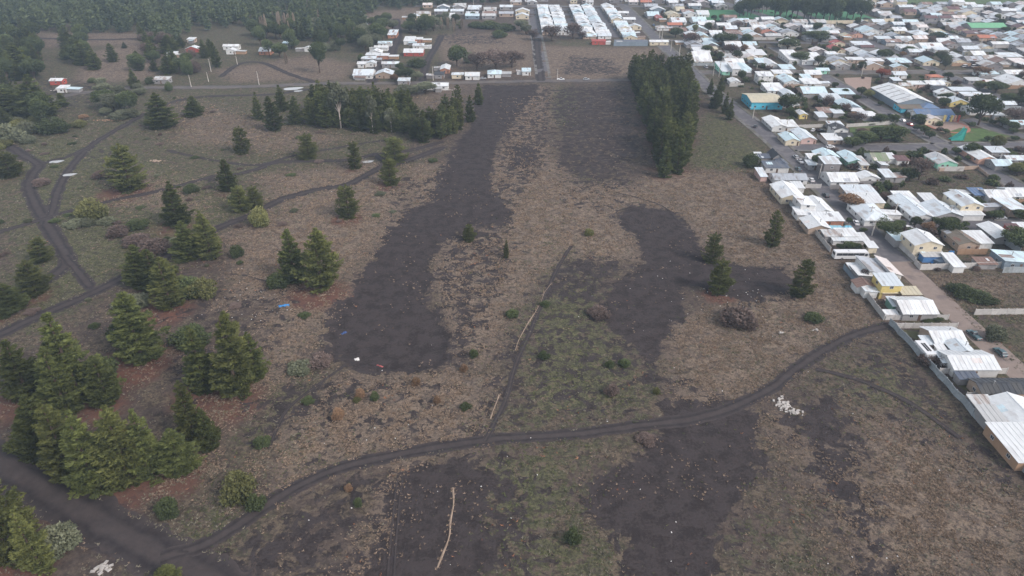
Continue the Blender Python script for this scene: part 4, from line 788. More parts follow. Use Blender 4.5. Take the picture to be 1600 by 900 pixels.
for a_ in [(1452,122,1472,114,'orange','peach','h'),(1447,134,1475,123,'white','white','x'),(1470,132,1484,124,'white','cream','y'),(1422,134,1445,126,'white','pink','s'),(1465,149,1492,141,'white','white','y'),(1460,142,1482,136,'dark','grey','s'),(1487,144,1524,136,'pale','grey','s'),(1505,152,1538,145,'pale','grey','s'),(1483,163,1512,151,'pale','yellow','y'),(1470,160,1484,154,'zinc','tan','s'),
 (1552,160,1566,153,'pale','grey','y'),(1568,166,1586,159,'pale','grey','x'),(1552,183,1570,170,'white','white','h'),(1574,198,1602,184,'bluew','grey','x'),(1572,133,1612,118,'white','white','y'),(1512,128,1534,123,'zinc','grey','s'),(1540,131,1553,125,'pinkw','red','x'),(1396,119,1416,109,'pale','white','x'),(1395,128,1408,119,'pale','grey','s'),(1405,136,1424,127,'zinc','cream','x'),
 (1346,106,1380,97,'white','tan','y'),(1395,107,1416,99,'bluew','tan','y'),(1324,95,1350,90,'white','tan','s'),(1356,97,1380,91,'white','tan','s'),(1276,112,1295,105,'bluew','mint','x'),(1292,86,1308,88,'white','white','s'),(1303,80,1321,62,'red','cream','y'),(1345,75,1365,77,'maroon','grey','x'),
 (1442,99,1467,88,'bluew','cream','y'),(1490,92,1512,81,'white','grey','y'),(1510,96,1536,86,'grey','grey','x'),(1441,77,1475,66,'white','white','x'),(1460,79,1482,72,'pale','white','s'),(1505,78,1530,70,'pale','grey','x'),(1532,76,1552,68,'zinc','cream','y'),(1529,60,1556,53,'orange','tan','x'),(1550,70,1576,63,'white','grey','x'),(1564,90,1597,81,'pale','grey','s'),
 (1516,46,1572,35,'green','grey','x'),(1460,51,1476,44,'beige','cream','s'),(1428,55,1455,43,'pale','tan','h'),(1222,53,1248,46,'grey','white','y'),(1234,40,1255,38,'grey','grey','h'),(1314,57,1332,51,'beige','peach','y'),(1331,55,1348,50,'maroon','peach','y'),(1346,51,1378,39,'bluew','white','y'),(1300,69,1320,62,'red','cream','y'),
 (1105,35,1116,31,'white','white','x'),(1090,23,1108,11,'white','white','x'),(1043,24,1062,15,'beige','cream','y'),(1057,17,1070,10,'beige','cream','x'),(1026,29,1036,17,'red','orange','y'),(1050,35,1072,25,'pale','white','x'),(1083,34,1104,25,'bluew','white','x'),(1078,48,1106,38,'bluew','grey','y'),(1090,58,1107,49,'bluew','cream','y'),(1072,55,1090,48,'white','red','y'),(1026,44,1045,38,'zinc','white','h'),(1134,46,1152,39,'pale','orange','x'),(1012,25,1030,10,'bluew','grey','x'),(1127,29,1142,25,'pale','white','x'),(1150,32,1170,27,'bluew','white','x'),
 (1152,86,1168,84,'white','white','s'),(1116,78,1121,71,'cream' if False else 'beige','cream','s')]:
    u0, vb, u1, vt, rf, wl, rd = a_
    if vt >= vb - 2: vt = vb - 6
    xa, ya = at(u0, vb + 4, 0); xb, _ = at(u1, vb + 4, 0); _, yb = at(u0, vt, 3.2); yb = min(max(yb, ya + 5), ya + 13)
    big = (xb - xa) > 17
    house(xa, xb, ya, yb, 2.5 if not big else 3.6, rd, rf, wl, f"{ {'bluew':'blue-white','pinkw':'pinkish white'}.get(rf, rf)} roofed {'long building' if big else 'house'} with { {'white':'white'}.get(wl, wl)} walls", 'building' if big else 'house')
# isolated houses left of the centre
for a_ in [(545,35,558,25,'white','white','x'),(557,25,569,17,'bluew','white','y'),(560,42,574,34,'white','white','x'),(637,31,656,22,'pale','cream','y'),(691,30,710,20,'white','white','x'),(606,60,619,47,'pale','orange','s'),(631,70,647,57,'white','white','s'),(647,67,660,58,'white','orange','s'),(631,88,661,75,'white','red','x'),(645,77,662,70,'pale','white','s'),
 (591,73,612,65,'bluew','white','x'),(585,80,606,71,'white','white','x'),(577,88,596,76,'white','white','y'),(572,92,588,82,'white','white','s'),(588,93,607,82,'white','orange','s'),(565,98,587,92,'pale','grey','s'),(559,106,572,98,'white','white','x'),(573,105,587,99,'pale','white','y'),(552,124,582,107,'pale','white','x'),(587,123,613,108,'pale','tan','y'),(597,106,623,96,'pale','grey','x'),(622,133,640,127,'pale','grey','s'),(661,141,700,127,'white','white','x'),(679,123,694,113,'dark','grey','s'),(688,115,702,99,'white','orange','y'),
 (706,123,724,111,'pale','cream','h'),(727,125,749,111,'white','white','x'),(762,122,783,107,'bluew','white','h'),(816,118,829,105,'bluew','white','s'),(293,67,304,59,'white','tan','s'),(291,82,311,73,'white','red','y'),(261,90,275,84,'white','white','s'),(349,78,373,69,'white','white','x'),(354,85,368,77,'white','white','y'),(405,86,423,73,'white','orange','x'),(442,73,453,66,'bluew','grey','s'),(476,81,488,72,'white','white','y'),(240,131,264,122,'zinc','grey','s'),(79,133,98,122,'white','red','x'),(90,145,104,136,'white','white','s'),(0,112,10,104,'pale','grey','s'),
 (925,70,946,61,'red','red','x'),(1015,71,1044,62,'white','cream','x'),(961,71,1012,62,'slate','grey','s')]:
    u0, vb, u1, vt, rf, wl, rd = a_
    xa, ya = at(u0, vb, 0); xb, _ = at(u1, vb, 0); _, yb = at(u0, vt, 3.2); yb = min(max(yb, ya + 4.5), ya + 13)
    house(xa, xb, ya, yb, 2.8, rd, rf, wl, f"{ {'bluew':'blue-white'}.get(rf, rf)} roofed house with {wl} walls", 'house')
# far blocks and the rest of the town
def clash(x0, x1, y0, y1, g=.6):
    return any(x0 < r[1] + g and x1 > r[0] - g and y0 < r[3] + g and y1 > r[2] - g for r in RECTS)
VAC = [W([(1380,262),(1500,255),(1580,290),(1540,305),(1400,305)]), W([(1440,185),(1600,205),(1600,230),(1440,230)]), W([(1320,112),(1390,118),(1400,190),(1290,125)]), np.array([(112,262),(170,262),(170,300),(135,300),(112,285)]), np.array([(104,262),(104,430),(118,430),(118,262)]),
       np.array([(145,552),(282,552),(282,608),(145,608)]), W([(1400,9),(1620,9),(1620,-5),(1380,-5)]), W([(1440,105),(1530,103),(1530,122),(1440,118)]), W([(1560,115),(1600,128),(1600,165),(1540,148)])]
def vacant(x, y): return any(in_poly(v, x, y) for v in VAC)
cand = []
for bx0, bx1, ys in ((17, 44, 496), (44, 71, 482), (71, 97, 478)):
    for cxs, sd_ in ((bx0 + 4.0, 1), (bx1 - 4.0 - 9, 1)):
        y = ys
        while y < 612:
            if not (536 < y < 540): cand.append((cxs, cxs + rnd.uniform(8, 9.3), y, y + rnd.uniform(6.0, 6.8), 'b'))
            y += 7.4
for y in np.arange(276, 655, 9.8):
    for x in np.arange(112, 480, 11.8):
        x_, y_ = x + rnd.uniform(-1.5, 1.5), y + rnd.uniform(-1.2, 1.2)
        if x_ > .80 * (y_ * CP + CAM_H * SP) : continue
        cand.append((x_, x_ + rnd.uniform(7.5, 11.5), y_, y_ + rnd.uniform(6.5, 9.2), 't'))
for y in np.arange(560, 620, 11):
    for x in np.arange(-75, 12, 13): cand.append((x, x + rnd.uniform(7, 11), y, y + 7, 'c'))
for y in (632, 642, 653):
    for x in np.arange(0, 210, 12.5): cand.append((x + rnd.uniform(-2, 2), x + rnd.uniform(7, 9), y, y + 7, 'c'))
cand.sort(key=lambda c: c[2])
NH = sum(1 for o in THINGS['house']); distant = []
for x0, x1, y0, y1, z in cand:
    cx, cy = (x0 + x1) / 2, (y0 + y1) / 2
    if clash(x0, x1, y0, y1) or on_street(cx, cy, 3.2) or vacant(cx, cy): continue
    if z == 't' and rnd.random() < (.24 if cy < 420 else .10): continue
    if z == 'c' and rnd.random() < .5: continue
    rf = rnd.choice(['white'] * 6 + ['bluew'] * 3 + ['pale'] * 3 + (['red'] if rnd.random() < .3 else ['white'])) if z == 'b' else rnd.choice(['white'] * 5 + ['pale'] * 6 + ['bluew'] * 3 + ['grey'] * 4 + ['zinc'] * 4 + ['rust'] + ['pinkw'] * 2 + (['maroon'] * 4 if cx > 290 else ['rust', 'orange']))
    wl = rnd.choice(['white', 'white', 'cream', 'grey', 'tan', 'grey', 'taupe', 'slate', 'grey'])
    rd = rnd.choice('xxyys'); h = rnd.choice([2.3, 2.4, 2.6, 2.5, 4.6 if z == 't' and rnd.random() < .4 else 2.6])
    if NH < 300:
        house(x0, x1, y0, y1, h, rd, rf, wl, f"{ {'bluew':'blue-white','pinkw':'pinkish white'}.get(rf, rf)} roofed house with {wl} walls"); NH += 1
    else: distant.append((x0, x1, y0, y1, h, rd, rf, wl)); RECTS.append((x0, x1, y0, y1))
bx, by = at(1303, 405); RECTS.append((bx - 1, bx + 12, by - 3, by + 3))
ns_ = len(THINGS['shed'])
for o, ds, nn in list(THINGS['house']):
    x, y = o.location[0], o.location[1]
    if y < 150 or (x < 104 and y < 250 and x > 85) or ns_ > 292 or rnd.random() < .42: continue
    r_ = next(r for r in RECTS if abs((r[0] + r[1]) / 2 - x) < .01 and abs((r[2] + r[3]) / 2 - y) < .01)
    w_, d_ = rnd.uniform(2.6, 6), rnd.uniform(2.2, 4); side = rnd.choice('brlf')
    if side in 'rl':
        x0 = r_[1] + .35 if side == 'r' else r_[0] - .35 - w_; y0 = rnd.uniform(r_[2], r_[3] - d_)
    else: x0 = rnd.uniform(r_[0], r_[1] - 2.5); y0 = r_[3] + .35 if side == 'b' else r_[2] - .35 - d_
    if clash(x0, x0 + w_, y0, y0 + d_, .05) or on_street(x0 + w_ / 2, y0 + d_ / 2, 1.5): continue
    rf = rnd.choice(['white', 'white', 'pale', 'bluew', 'grey', 'zinc', 'rust', 'zinc']); house(x0, x0 + w_, y0, y0 + d_, rnd.uniform(1.9, 2.3), rnd.choice('sew'), rf, rnd.choice(['grey', 'tan', 'taupe', 'white', 'wood']), f"small { {'bluew':'blue-white'}.get(rf, rf)} roofed yard shed", 'shed', rise=.35); ns_ += 1
if distant:
    names = ['r_' + k for k in roof_defs] + ['w_' + k for k in wall_defs] + ['glass']; b = MB()
    for x0, x1, y0, y1, h, rd, rf, wl in distant:
        mw, mr_ = names.index('w_' + wl), names.index('r_' + rf); cx, cy = (x0 + x1) / 2, (y0 + y1) / 2; o = .3; n0 = len(b.m)
        if rd == 'y':
            r_ = .17 * (x1 - x0); b.prism([(x0, 0), (x1, 0), (x1, h), (cx, h + r_), (x0, h)], 'y', y0, y1, mw)
            slab(b, (x0 - o, y1 + o, h - .1), (x0 - o, y0 - o, h - .1), (cx, y0 - o, h + r_), (cx, y1 + o, h + r_), m=mr_); slab(b, (x1 + o, y0 - o, h - .1), (x1 + o, y1 + o, h - .1), (cx, y1 + o, h + r_), (cx, y0 - o, h + r_), m=mr_)
        else:
            r_ = .17 * (y1 - y0); b.prism([(y0, 0), (y1, 0), (y1, h), (cy, h + r_), (y0, h)], 'x', x0, x1, mw)
            slab(b, (x0 - o, y0 - o, h - .1), (x1 + o, y0 - o, h - .1), (x1 + o, cy, h + r_), (x0 - o, cy, h + r_), m=mr_); slab(b, (x1 + o, y1 + o, h - .1), (x0 - o, y1 + o, h - .1), (x0 - o, cy, h + r_), (x1 + o, cy, h + r_), m=mr_)
        b.box(x0 + 1, x0 + 2.2, y0 - .04, y0, 1, 2, len(names) - 1); b.box(x1 - 2.4, x1 - 1.2, y0 - .04, y0, 1, 2, len(names) - 1)
    tag(link('distant_houses', b.mesh('distant_houses', [M[k] for k in names])), 'farthest small houses of the town, massed under pale roofs', 'houses', kind='stuff')

# ---------------------------------------------------------------- fences and walls
def seg_mesh(L, h, mt, slats=3):
    b = MB(); hh = (h - .05) / slats
    for i in range(slats): b.box(.06, L - .06, -.035, .035, .02 + i * hh, .02 + (i + 1) * hh - .02)
    return b.mesh('panel', mt)
PM = {}
def fence(pts, h, mk, name, desc, cat='fence', L=2.0, wob=0.0, tops=True):
    h *= .85; e = bpy.data.objects.new(name, None); col.objects.link(e); e.location = (pts[0][0], pts[0][1], 0)
    key = (h, mk, L)
    if key not in PM:
        b = MB(); b.box(-.08, .08, -.08, .08, 0, h + .08); PM[key] = (seg_mesh(L, h, M[mk]), b.mesh('post', M[mk]))
    pm, pp = PM[key]; C = []
    for (ax, ay), (bx, by) in zip(pts, pts[1:]):
        n = max(1, int(round(math.hypot(bx - ax, by - ay) / L)))
        for i in range(n): C.append((ax + (bx - ax) * i / n, ay + (by - ay) * i / n))
    C.append(pts[-1]); C = [(x + rnd.uniform(-wob, wob), y) for x, y in C]
    for i in range(len(C) - 1):
        (ax, ay), (bx, by) = C[i], C[i + 1]; l_ = math.hypot(bx - ax, by - ay); rz = math.atan2(by - ay, bx - ax)
        p = link('panel', pm, e, (ax - pts[0][0], ay - pts[0][1], 0), rz, (l_ / L, 1, 1))
        if wob: p.rotation_euler = (rnd.uniform(-.05, .05), 0, rz)
        link('post', pp, e, (ax - pts[0][0], ay - pts[0][1], 0), rz)
    link('post', pp, e, (C[-1][0] - pts[0][0], C[-1][1] - pts[0][1], 0))
    reg(e, cat, desc, 'fence' if cat == 'fence' else 'wall', 'concrete panel fences and walls of the town'); return e
FX = 90.3
def yv(v): return at(1300, v)[1]
fence([(FX + .3, yv(291)), (FX, yv(342))], 2.0, 'conc_blue', 'concrete_fence', 'grey concrete panel fence along the field behind the white gabled houses')
fence([(FX + .2, yv(362)), (FX, yv(394))], 1.9, 'conc_pale', 'concrete_fence', 'pale concrete panel fence ending at the parked bus')
fence([(FX - .3, yv(420)), (FX - .6, yv(460))], 1.7, 'w_slate', 'board_fence', 'slate blue board fence beside the rusty shed')
fence([(FX - .6, yv(461)), (FX - 1.2, yv(500))], 2.0, 'conc_pale', 'concrete_fence', 'pale blue-grey panel fence ending at the alley', wob=.1)
fence([(FX - .6, yv(507)), (FX, yv(600)), (FX + .3, yv(660)), (FX + .8, 78)], 2.0, 'conc_blue', 'concrete_fence', 'long wavy concrete panel fence running out of the frame', wob=.32)
for u0, u1, v, mk, ds in ((1383,1480,500,'conc_pale','white fence with one orange stretch beside the alley'),(1398,1494,513,'conc_pale','pale cross fence behind the alley'),(1428,1466,545,'conc_pale','short pale cross fence by the white caravan'),(1466,1571,584,'conc_pale','pale cross fence above the black roof'),(1508,1530,622,'conc_pale','short cross fence below the black roof')):
    x0, y0 = at(u0, v); x1, _ = at(u1, v); f = fence([(x0, y0), (x1, y0)], 1.8, mk, 'concrete_fence', ds)
    if v == 500:
        ps = [c for c in f.children if c.name.startswith('panel')]
        for c in ps[2:4]:
            c.data = c.data.copy(); c.data.materials.clear(); c.data.materials.append(M['r_orange']); c['label'] = 'orange painted panel'
for pts, h, mk, ds in (([(1437,422),(1605,417)],2.2,'conc_pale','long white panel wall at the vacant lot'),([(1522,492),(1610,491)],2.0,'conc_pale','white panel wall in the far corner of the vacant lot'),([(1402,385),(1429,410)],1.9,'conc_pale','white panel wall of the two-storey house yard'),([(1437,422),(1428,412)],1.9,'conc_pale','short return wall at the vacant lot corner'),
  ([(1534,359),(1592,396)],2.3,'conc_blue','grey wall running away between two yards'),([(1322,199),(1396,194)],1.8,'conc_pale','white garden wall behind the green plot'),([(1236,201),(1285,199)],1.8,'conc_pale','white wall behind the gabled houses'),([(1229,137),(1293,136)],1.8,'conc_pale','pale wall between two rows of houses'),([(1200,38),(1345,37)],3.0,'w_cream','peach boundary wall of the sports field'),([(1340,37),(1396,34)],3.0,'w_cream','peach and yellow end of the boundary wall'),
  ([(1276,215),(1292,228)],1.8,'conc_pale','white wall between narrow yards'),([(1282,294),(1258,294)],1.8,'conc_pale','pale wall facing the main street'),([(1467,268),(1527,264)],1.6,'rubblew','broken tan wall above the vacant plot'),([(1527,264),(1570,298)],1.3,'w_tan','line of posts and boards beside the street'),([(959,72),(1012,72)],3.2,'w_slate','grey boundary wall of the far blocks'),([(1345,336),(1357,344)],1.2,'conc_pale','low front wall of the hip roofed house')):
    mk = 'w_tan' if mk == 'rubblew' else mk
    fence([at(*p) for p in pts], h, mk, 'boundary_wall', ds, 'wall')
# yard fences of the middle distance
k = 0
for o, ds, nn in list(THINGS['house']):
    x, y = o.location[0], o.location[1]
    if x > 105 and 150 < y < 560 and rnd.random() < .55 and k < 110:
        r_ = next(r for r in RECTS if abs((r[0] + r[1]) / 2 - x) < .01 and abs((r[2] + r[3]) / 2 - y) < .01); yy = r_[2] - rnd.uniform(1.6, 2.4)
        if clash(r_[0] - 1, r_[1] + 2, yy - .3, yy + .3, 0) or on_street(x, yy, .5): continue
        b = MB(); w_ = (r_[1] - r_[0]) / 2 + 1.2
        nseg = max(2, int(w_))
        for i in range(nseg): b.box(-w_ + i * 2 * w_ / nseg + .03, -w_ + (i + 1) * 2 * w_ / nseg - .03, -.05, .05, 0, 1.7 + .1 * (i % 2))
        q = link('yard_fence', b.mesh('yard_fence', M[rnd.choice(['conc_pale', 'w_tan', 'w_grey', 'w_wood', 'conc_blue'])]), None, (x, yy, 0)); reg(q, 'yard fence', 'low yard fence', 'fence', 'yard fences of the town'); k += 1

# ---------------------------------------------------------------- plaza, sports field, lots
def patch(name, poly, z, mt, lab, world=False):
    P = poly if world else W(poly); b = MB(); b.face([(p[0], p[1], z) for p in P]); me = b.mesh(name, mt)
    if me.polygons[0].normal.z < 0: me.flip_normals()
    tag(link(name, me), lab, kind='structure')
patch('lawn', [(1485,205),(1500,200),(1545,201),(1580,213),(1555,221),(1505,221),(1487,214)], .05, M['lawn'], 'green lawn of the small plaza')
patch('plaza_ground', [(1455,186),(1500,186),(1515,197),(1500,206),(1470,206),(1450,197)], .045, M['sand'], 'sandy plaza ground in front of the school')
b = MB(); cx, cy = at(1478, 196); n_ = 28
for i in range(n_):
    a0, a1 = 6.283 * i / n_, 6.283 * (i + 1) / n_; r0, r1 = 7.5, 8.6
    b.face([(cx + r0 * math.cos(a0), cy + r0 * 1.3 * math.sin(a0), .09), (cx + r1 * math.cos(a0), cy + r1 * 1.3 * math.sin(a0), .09), (cx + r1 * math.cos(a1), cy + r1 * 1.3 * math.sin(a1), .09), (cx + r0 * math.cos(a1), cy + r0 * 1.3 * math.sin(a1), .09)])
tag(link('plaza_path', b.mesh('plaza_path', M['brick'])), 'round brick edge of the plaza', kind='structure')
patch('playground_sand', [(1318,122),(1362,120),(1360,138),(1340,142),(1322,132)], .05, M['sand'], 'bare sandy patch of a small park')
patch('lawn', [(1328,199),(1398,195),(1400,215),(1350,222),(1328,212)], .05, M['lawn'], 'green plot behind the white wall')
patch('sports_field', [(145, 553.5), (282, 553.5), (282, 606), (145, 606)], .05, M['field'], 'green sports turf behind the peach wall', True)
patch('sports_field', [(330, 640), (520, 640), (520, 760), (360, 760)], .05, M['lawn'], 'green field beyond the town', True)
for a_ in ([(1400,516),(1455,516),(1462,541),(1432,541)], [(1480,588),(1512,588),(1548,618),(1506,618)], [(1440,548),(1470,548),(1490,576),(1470,576)], [(1335,425),(1350,437),(1362,460),(1350,462)]):
    patch('yard_soil', a_, .04, M['earth'], 'dark earth yard')
# puddles
for u, v, a_, w_ in ((109,274,4.2,1.1),(88,253,4.6,1.0),(575,253,4,1.4),(458,139,9,1.0),(466,143,4,.7)):
    x, y = at(u, v); b = MB(); b.face([(x + a_ * .5 * math.cos(t) * (1 + .15 * math.sin(3 * t)), y + a_ * .5 * .8 * math.sin(t + .3) * (1 + .2 * math.cos(2 * t)), hz(x, y) + .14) for t in np.linspace(0, 6.2, 22)])
    tag(link('puddle', b.mesh('puddle', M['water'])), 'pale puddle reflecting the sky', kind='structure')
# straw banks
m = foliage_mat('pale_straw', (.30, .21, .17), (.55, .40, .32), .0); M['strawbank'] = m = foliage_mat('pale_straw_ridge', (.20, .15, .115), (.44, .34, .26), .0)
SB = []
for pts, w_ in (([(862,443),(852,455),(845,472),(838,485),(828,500),(812,528),(805,548)],.8),([(780,617),(774,632),(766,655)],.8),([(708,762),(708,790),(703,820),(700,845),(683,888)],.95),([(891,378),(886,390)],.8)):
    P = [at(*p) for p in pts]; V, F, ac, C = ribbon(P, w_ * .30, .05, jag=1.6); V[:, 2] += .10 * (1 - np.abs(ac)) ; o = link('straw_bank', raw_mesh('straw_bank', V, F, M['strawbank'], {'tint': np.clip(.5 + rng.normal(0, .25, len(V)), 0, 1)})); tag(o, 'thin ridge of pale straw lying on the field', kind='structure'); SB += [tuple(c) for c in C]

# ---------------------------------------------------------------- vehicles
wm = MB(); wm.cone((0, -.11, 0), (0, .11, 0), .32, .32, 14); TYRE = wm.mesh('tyre', M['rubber'])
wm = MB(); wm.cone((0, -.12, 0), (0, .12, 0), .19, .19, 10); RIM = wm.mesh('rim', M['chrome'])
def wheel(e, x, y, s=1.0):
    w_ = bpy.data.objects.new('wheel', None); col.objects.link(w_); w_.parent = e; w_.location = (x, y, .32 * s); w_.scale = (s, 1, s); link('tyre', TYRE, w_); link('rim', RIM, w_)
CARM = {}
def car_meshes(kind, paint):
    if (kind, paint) in CARM: return CARM[(kind, paint)]
    b = MB(); g = MB(); L = {'car': 2.1, 'pickup': 2.55, 'van': 2.3}[kind]; hw = .86
    b.prism([(-L, .30), (L, .30), (L, .72), (L - .25, .86), (-L + .15, .92), (-L, .80)], 'y', -hw, hw)
    c0, c1, hh = {'car': (-1.75, .95, 1.45), 'pickup': (-.55, 1.25, 1.65), 'van': (-2.2, 1.5, 1.85)}[kind]
    def frus(mb, x0, x1, z0, x2, x3, z1, w0, w1):
        k = len(mb.v); mb.v += [(x0, -w0, z0), (x1, -w0, z0), (x1, w0, z0), (x0, w0, z0), (x2, -w1, z1), (x3, -w1, z1), (x3, w1, z1), (x2, w1, z1)]
        for f in ((0,3,2,1),(4,5,6,7),(0,1,5,4),(1,2,6,5),(2,3,7,6),(3,0,4,7)): mb.f.append(tuple(k + i for i in f)); mb.m.append(0)
    frus(g, c0, c1, .88, c0 + .35, c1 - .65, hh - .06, .80, .66)
    rf = MB(); frus(rf, c0 + .33, c1 - .63, hh - .06, c0 + .40, c1 - .72, hh, .67, .62)
    for px_ in (c0 + .18, (c0 + c1) / 2 - .1): 
        for s in (-1, 1): rf.box(px_, px_ + .07, s * .79 - .02, s * .79 + .02, .9, 1.0)
    if kind == 'pickup':
        b.box(-L + .08, c0 - .05, -.80, -.72, .92, 1.02); b.box(-L + .08, c0 - .05, .72, .80, .92, 1.02)
    CARM[(kind, paint)] = (b.mesh('body', M['p_' + paint]), g.mesh('windows', M['glass']), rf.mesh('roof', M['p_' + paint])); return CARM[(kind, paint)]
hl = MB(); hl.box(-.03, .03, -.16, .16, -.08, .08); HL = hl.mesh('headlight', M['lamp']); TL = hl.mesh('tail_lamp', M['tail'])
def car(u, v, rz, kind, paint, desc):
    x, y = at(u, v); e = bpy.data.objects.new({'car': 'parked_car', 'pickup': 'pickup_truck', 'van': 'parked_van'}[kind], None); col.objects.link(e); e.location = (x, y, .06); e.rotation_euler = (0, 0, R(rz)); e.scale = (HS,) * 3
    B_, G_, R_ = car_meshes(kind, paint); link('body', B_, e); link('windows', G_, e); link('roof', R_, e); L = {'car': 2.1, 'pickup': 2.55, 'van': 2.3}[kind]
    for sx in (-1, 1):
        for sy in (-1, 1): wheel(e, sx * L * .62, sy * .78)
    for s in (-1, 1): link('headlight', HL, e, (L + .0, s * .6, .65)); link('tail_lamp', TL, e, (-L - .0, s * .62, .68))
    reg(e, {'car': 'car', 'pickup': 'pickup', 'van': 'van'}[kind], desc, {'car': 'car', 'pickup': 'pickup', 'van': 'van'}[kind], 'vehicles parked in the town streets')
for a_ in [(1243,247,92,'car','silver','small silver car'),(1250,254,92,'pickup','white','white pickup'),(1290,307,90,'car','dark','dark car'),(1521,526,95,'pickup','teal','dark teal pickup'),(1562,553,95,'car','teal','dark teal car'),(1297,231,5,'car','white','white car'),(1267,283,90,'car','white','white car behind the columns'),(1337,350,80,'car','white','white car'),(1247,266,90,'car','teal','dark teal car'),
  (1418,358,10,'car','white','white car'),(1476,346,0,'pickup','white','white pickup'),(1563,342,0,'car','silver','silver car'),(1160,114,0,'car','white','white car'),(1170,114,0,'car','white','white car'),(1103,106,92,'van','silver','grey van'),(876,125,2,'pickup','white','white pickup on the gravel road'),(916,125,0,'car','silver','silver car on the gravel road'),(1270,205,60,'car','white','white car in a yard'),
  (1421,196,95,'car','red','red car'),(1410,190,95,'car','white','white car'),(755,124,0,'car','silver','silver car'),(1284,206,20,'car','dark','dark car'),(1345,265,30,'car','white','white car'),(1021,40,92,'car','blue','blue car'),(1024,48,92,'car','dark','dark car'),(953,36,92,'car','dark','dark car'),(960,47,92,'car','blue','blue car'),(893,32,92,'car','dark','dark car'),(1392,193,95,'car','silver','silver car'),(1508,105,0,'van','white','white van'),(1522,105,0,'van','white','white van'),(1490,96,10,'car','red','red car'),(1475,99,0,'car','white','white car'),
  (1392,181,100,'car','dark','dark car'),(1180,199,60,'car','dark','dark car'),(1336,68,0,'car','dark','dark car')]: car(*a_)
# bus
x0, y0 = at(1303, 406.5); x1, _ = at(1357, 406.5); BL = (x1 - x0) / HS; e = bpy.data.objects.new('bus', None); col.objects.link(e); e.location = ((x0 + x1) / 2, y0 + 1.0, 0); e.scale = (HS,) * 3; h_ = BL / 2
b = MB(); b.prism([(-h_, .45), (h_ - .1, .45), (h_, 1.3), (h_ - .18, 2.2), (h_ - .55, 2.95), (h_ - .9, 3.1), (-h_ + .12, 3.1), (-h_, 2.9)], 'y', -1.22, 1.22); link('body', b.mesh('body', M['p_white']), e)
for s in (-1, 1):
    for i in range(5):
        b = MB(); L_ = (BL - 2.4) / 5; b.box(.03, L_ - .03, -.015, .015, 0, 1.0); link('window', b.mesh('window', M['glass']), e, (-h_ + .5 + i * L_, s * 1.225, 1.75))
    b = MB(); b.box(0, 1.0, -.015, .015, 0, 1.0); link('window', b.mesh('window', M['glass']), e, (h_ - 1.75, s * 1.225, 1.55))
b = MB(); b.face([(h_ + .01 - .10, -1.05, 1.55), (h_ + .01 - .10, 1.05, 1.55), (h_ - .42, .98, 2.75), (h_ - .42, -.98, 2.75)]); b.face([(h_ + .03 - .10, -1.05, 1.55), (h_ + .03 - .10, 1.05, 1.55), (h_ - .40, .98, 2.75), (h_ - .40, -.98, 2.75)]); b.v = [(p[0] + .06, p[1], p[2]) for p in b.v]; link('windscreen', b.mesh('windscreen', M['glass']), e)
b = MB(); b.box(-h_ - .02, -h_, -.95, .95, 1.75, 2.7); link('rear_window', b.mesh('rear_window', M['glass']), e)
b = MB(); b.box(-1.1, 1.1, -.6, .6, 3.1, 3.28); link('roof_hatch', b.mesh('roof_hatch', M['p_white']), e)
for sx in (-h_ * .55, h_ * .62):
    for sy in (-1, 1): wheel(e, sx, sy * 1.12, 1.45)
for s in (-1, 1):
    b = MB(); b.box(-.05, .25, -.04, .04, -.5, 0); link('mirror', b.mesh('mirror', M['plastic']), e, (h_ - .3, s * 1.38, 2.5)); link('headlight', HL, e, (h_ - .04, s * .8, .85))
tag(e, 'white bus with dark window band parked between the fence and the street', 'bus')
# white caravan beside the fence
x0, y0 = at(1445, 566); e = bpy.data.objects.new('caravan', None); col.objects.link(e); e.location = (x0 + .9, y0 + 2.6, 0); b = MB(); b.box(-1.1, 1.1, -2.6, 2.6, .5, 2.2); link('body', b.mesh('body', M['p_white']), e)
for i in range(2):
    b = MB(); b.box(-.18, .18, -1.5, 1.5, 0, .06); link('roof_vent', b.mesh('roof_vent', M['plastic']), e, (-.2 + i * .55, 0, 2.2))
for s in (-1, 1): 
    w_ = bpy.data.objects.new('wheel', None); col.objects.link(w_); w_.parent = e; w_.location = (s * 1.0, 0, .32); w_.rotation_euler = (0, 0, R(90)); link('tyre', TYRE, w_); link('rim', RIM, w_)
b = MB(); b.box(-.05, .05, -3.5, -2.6, .5, .6); link('tow_bar', b.mesh('tow_bar', M['plastic']), e); tag(e, 'white caravan with two black roof strips parked inside the concrete fence', 'caravan')
# round pool under a grey-blue cover
x0, y0 = at(1476, 416); b = MB(); n_ = 20
e = bpy.data.objects.new('covered_pool', None); col.objects.link(e); e.location = (x0, y0 + 2.4, 0)
b.cone((0, 0, 0), (0, 0, 1.1), 2.2, 2.2, 24); link('rim', b.mesh('rim', M['tarp_grey']), e, scale=(1, 1, 1)); b = MB(); b.cone((0, 0, 1.11), (0, 0, 1.5), 2.3, .6, 24); link('cover', b.mesh('cover', M['tarp_grey']), e); tag(e, 'round yard pool under a grey-blue cover beside the long white roof', 'pool')

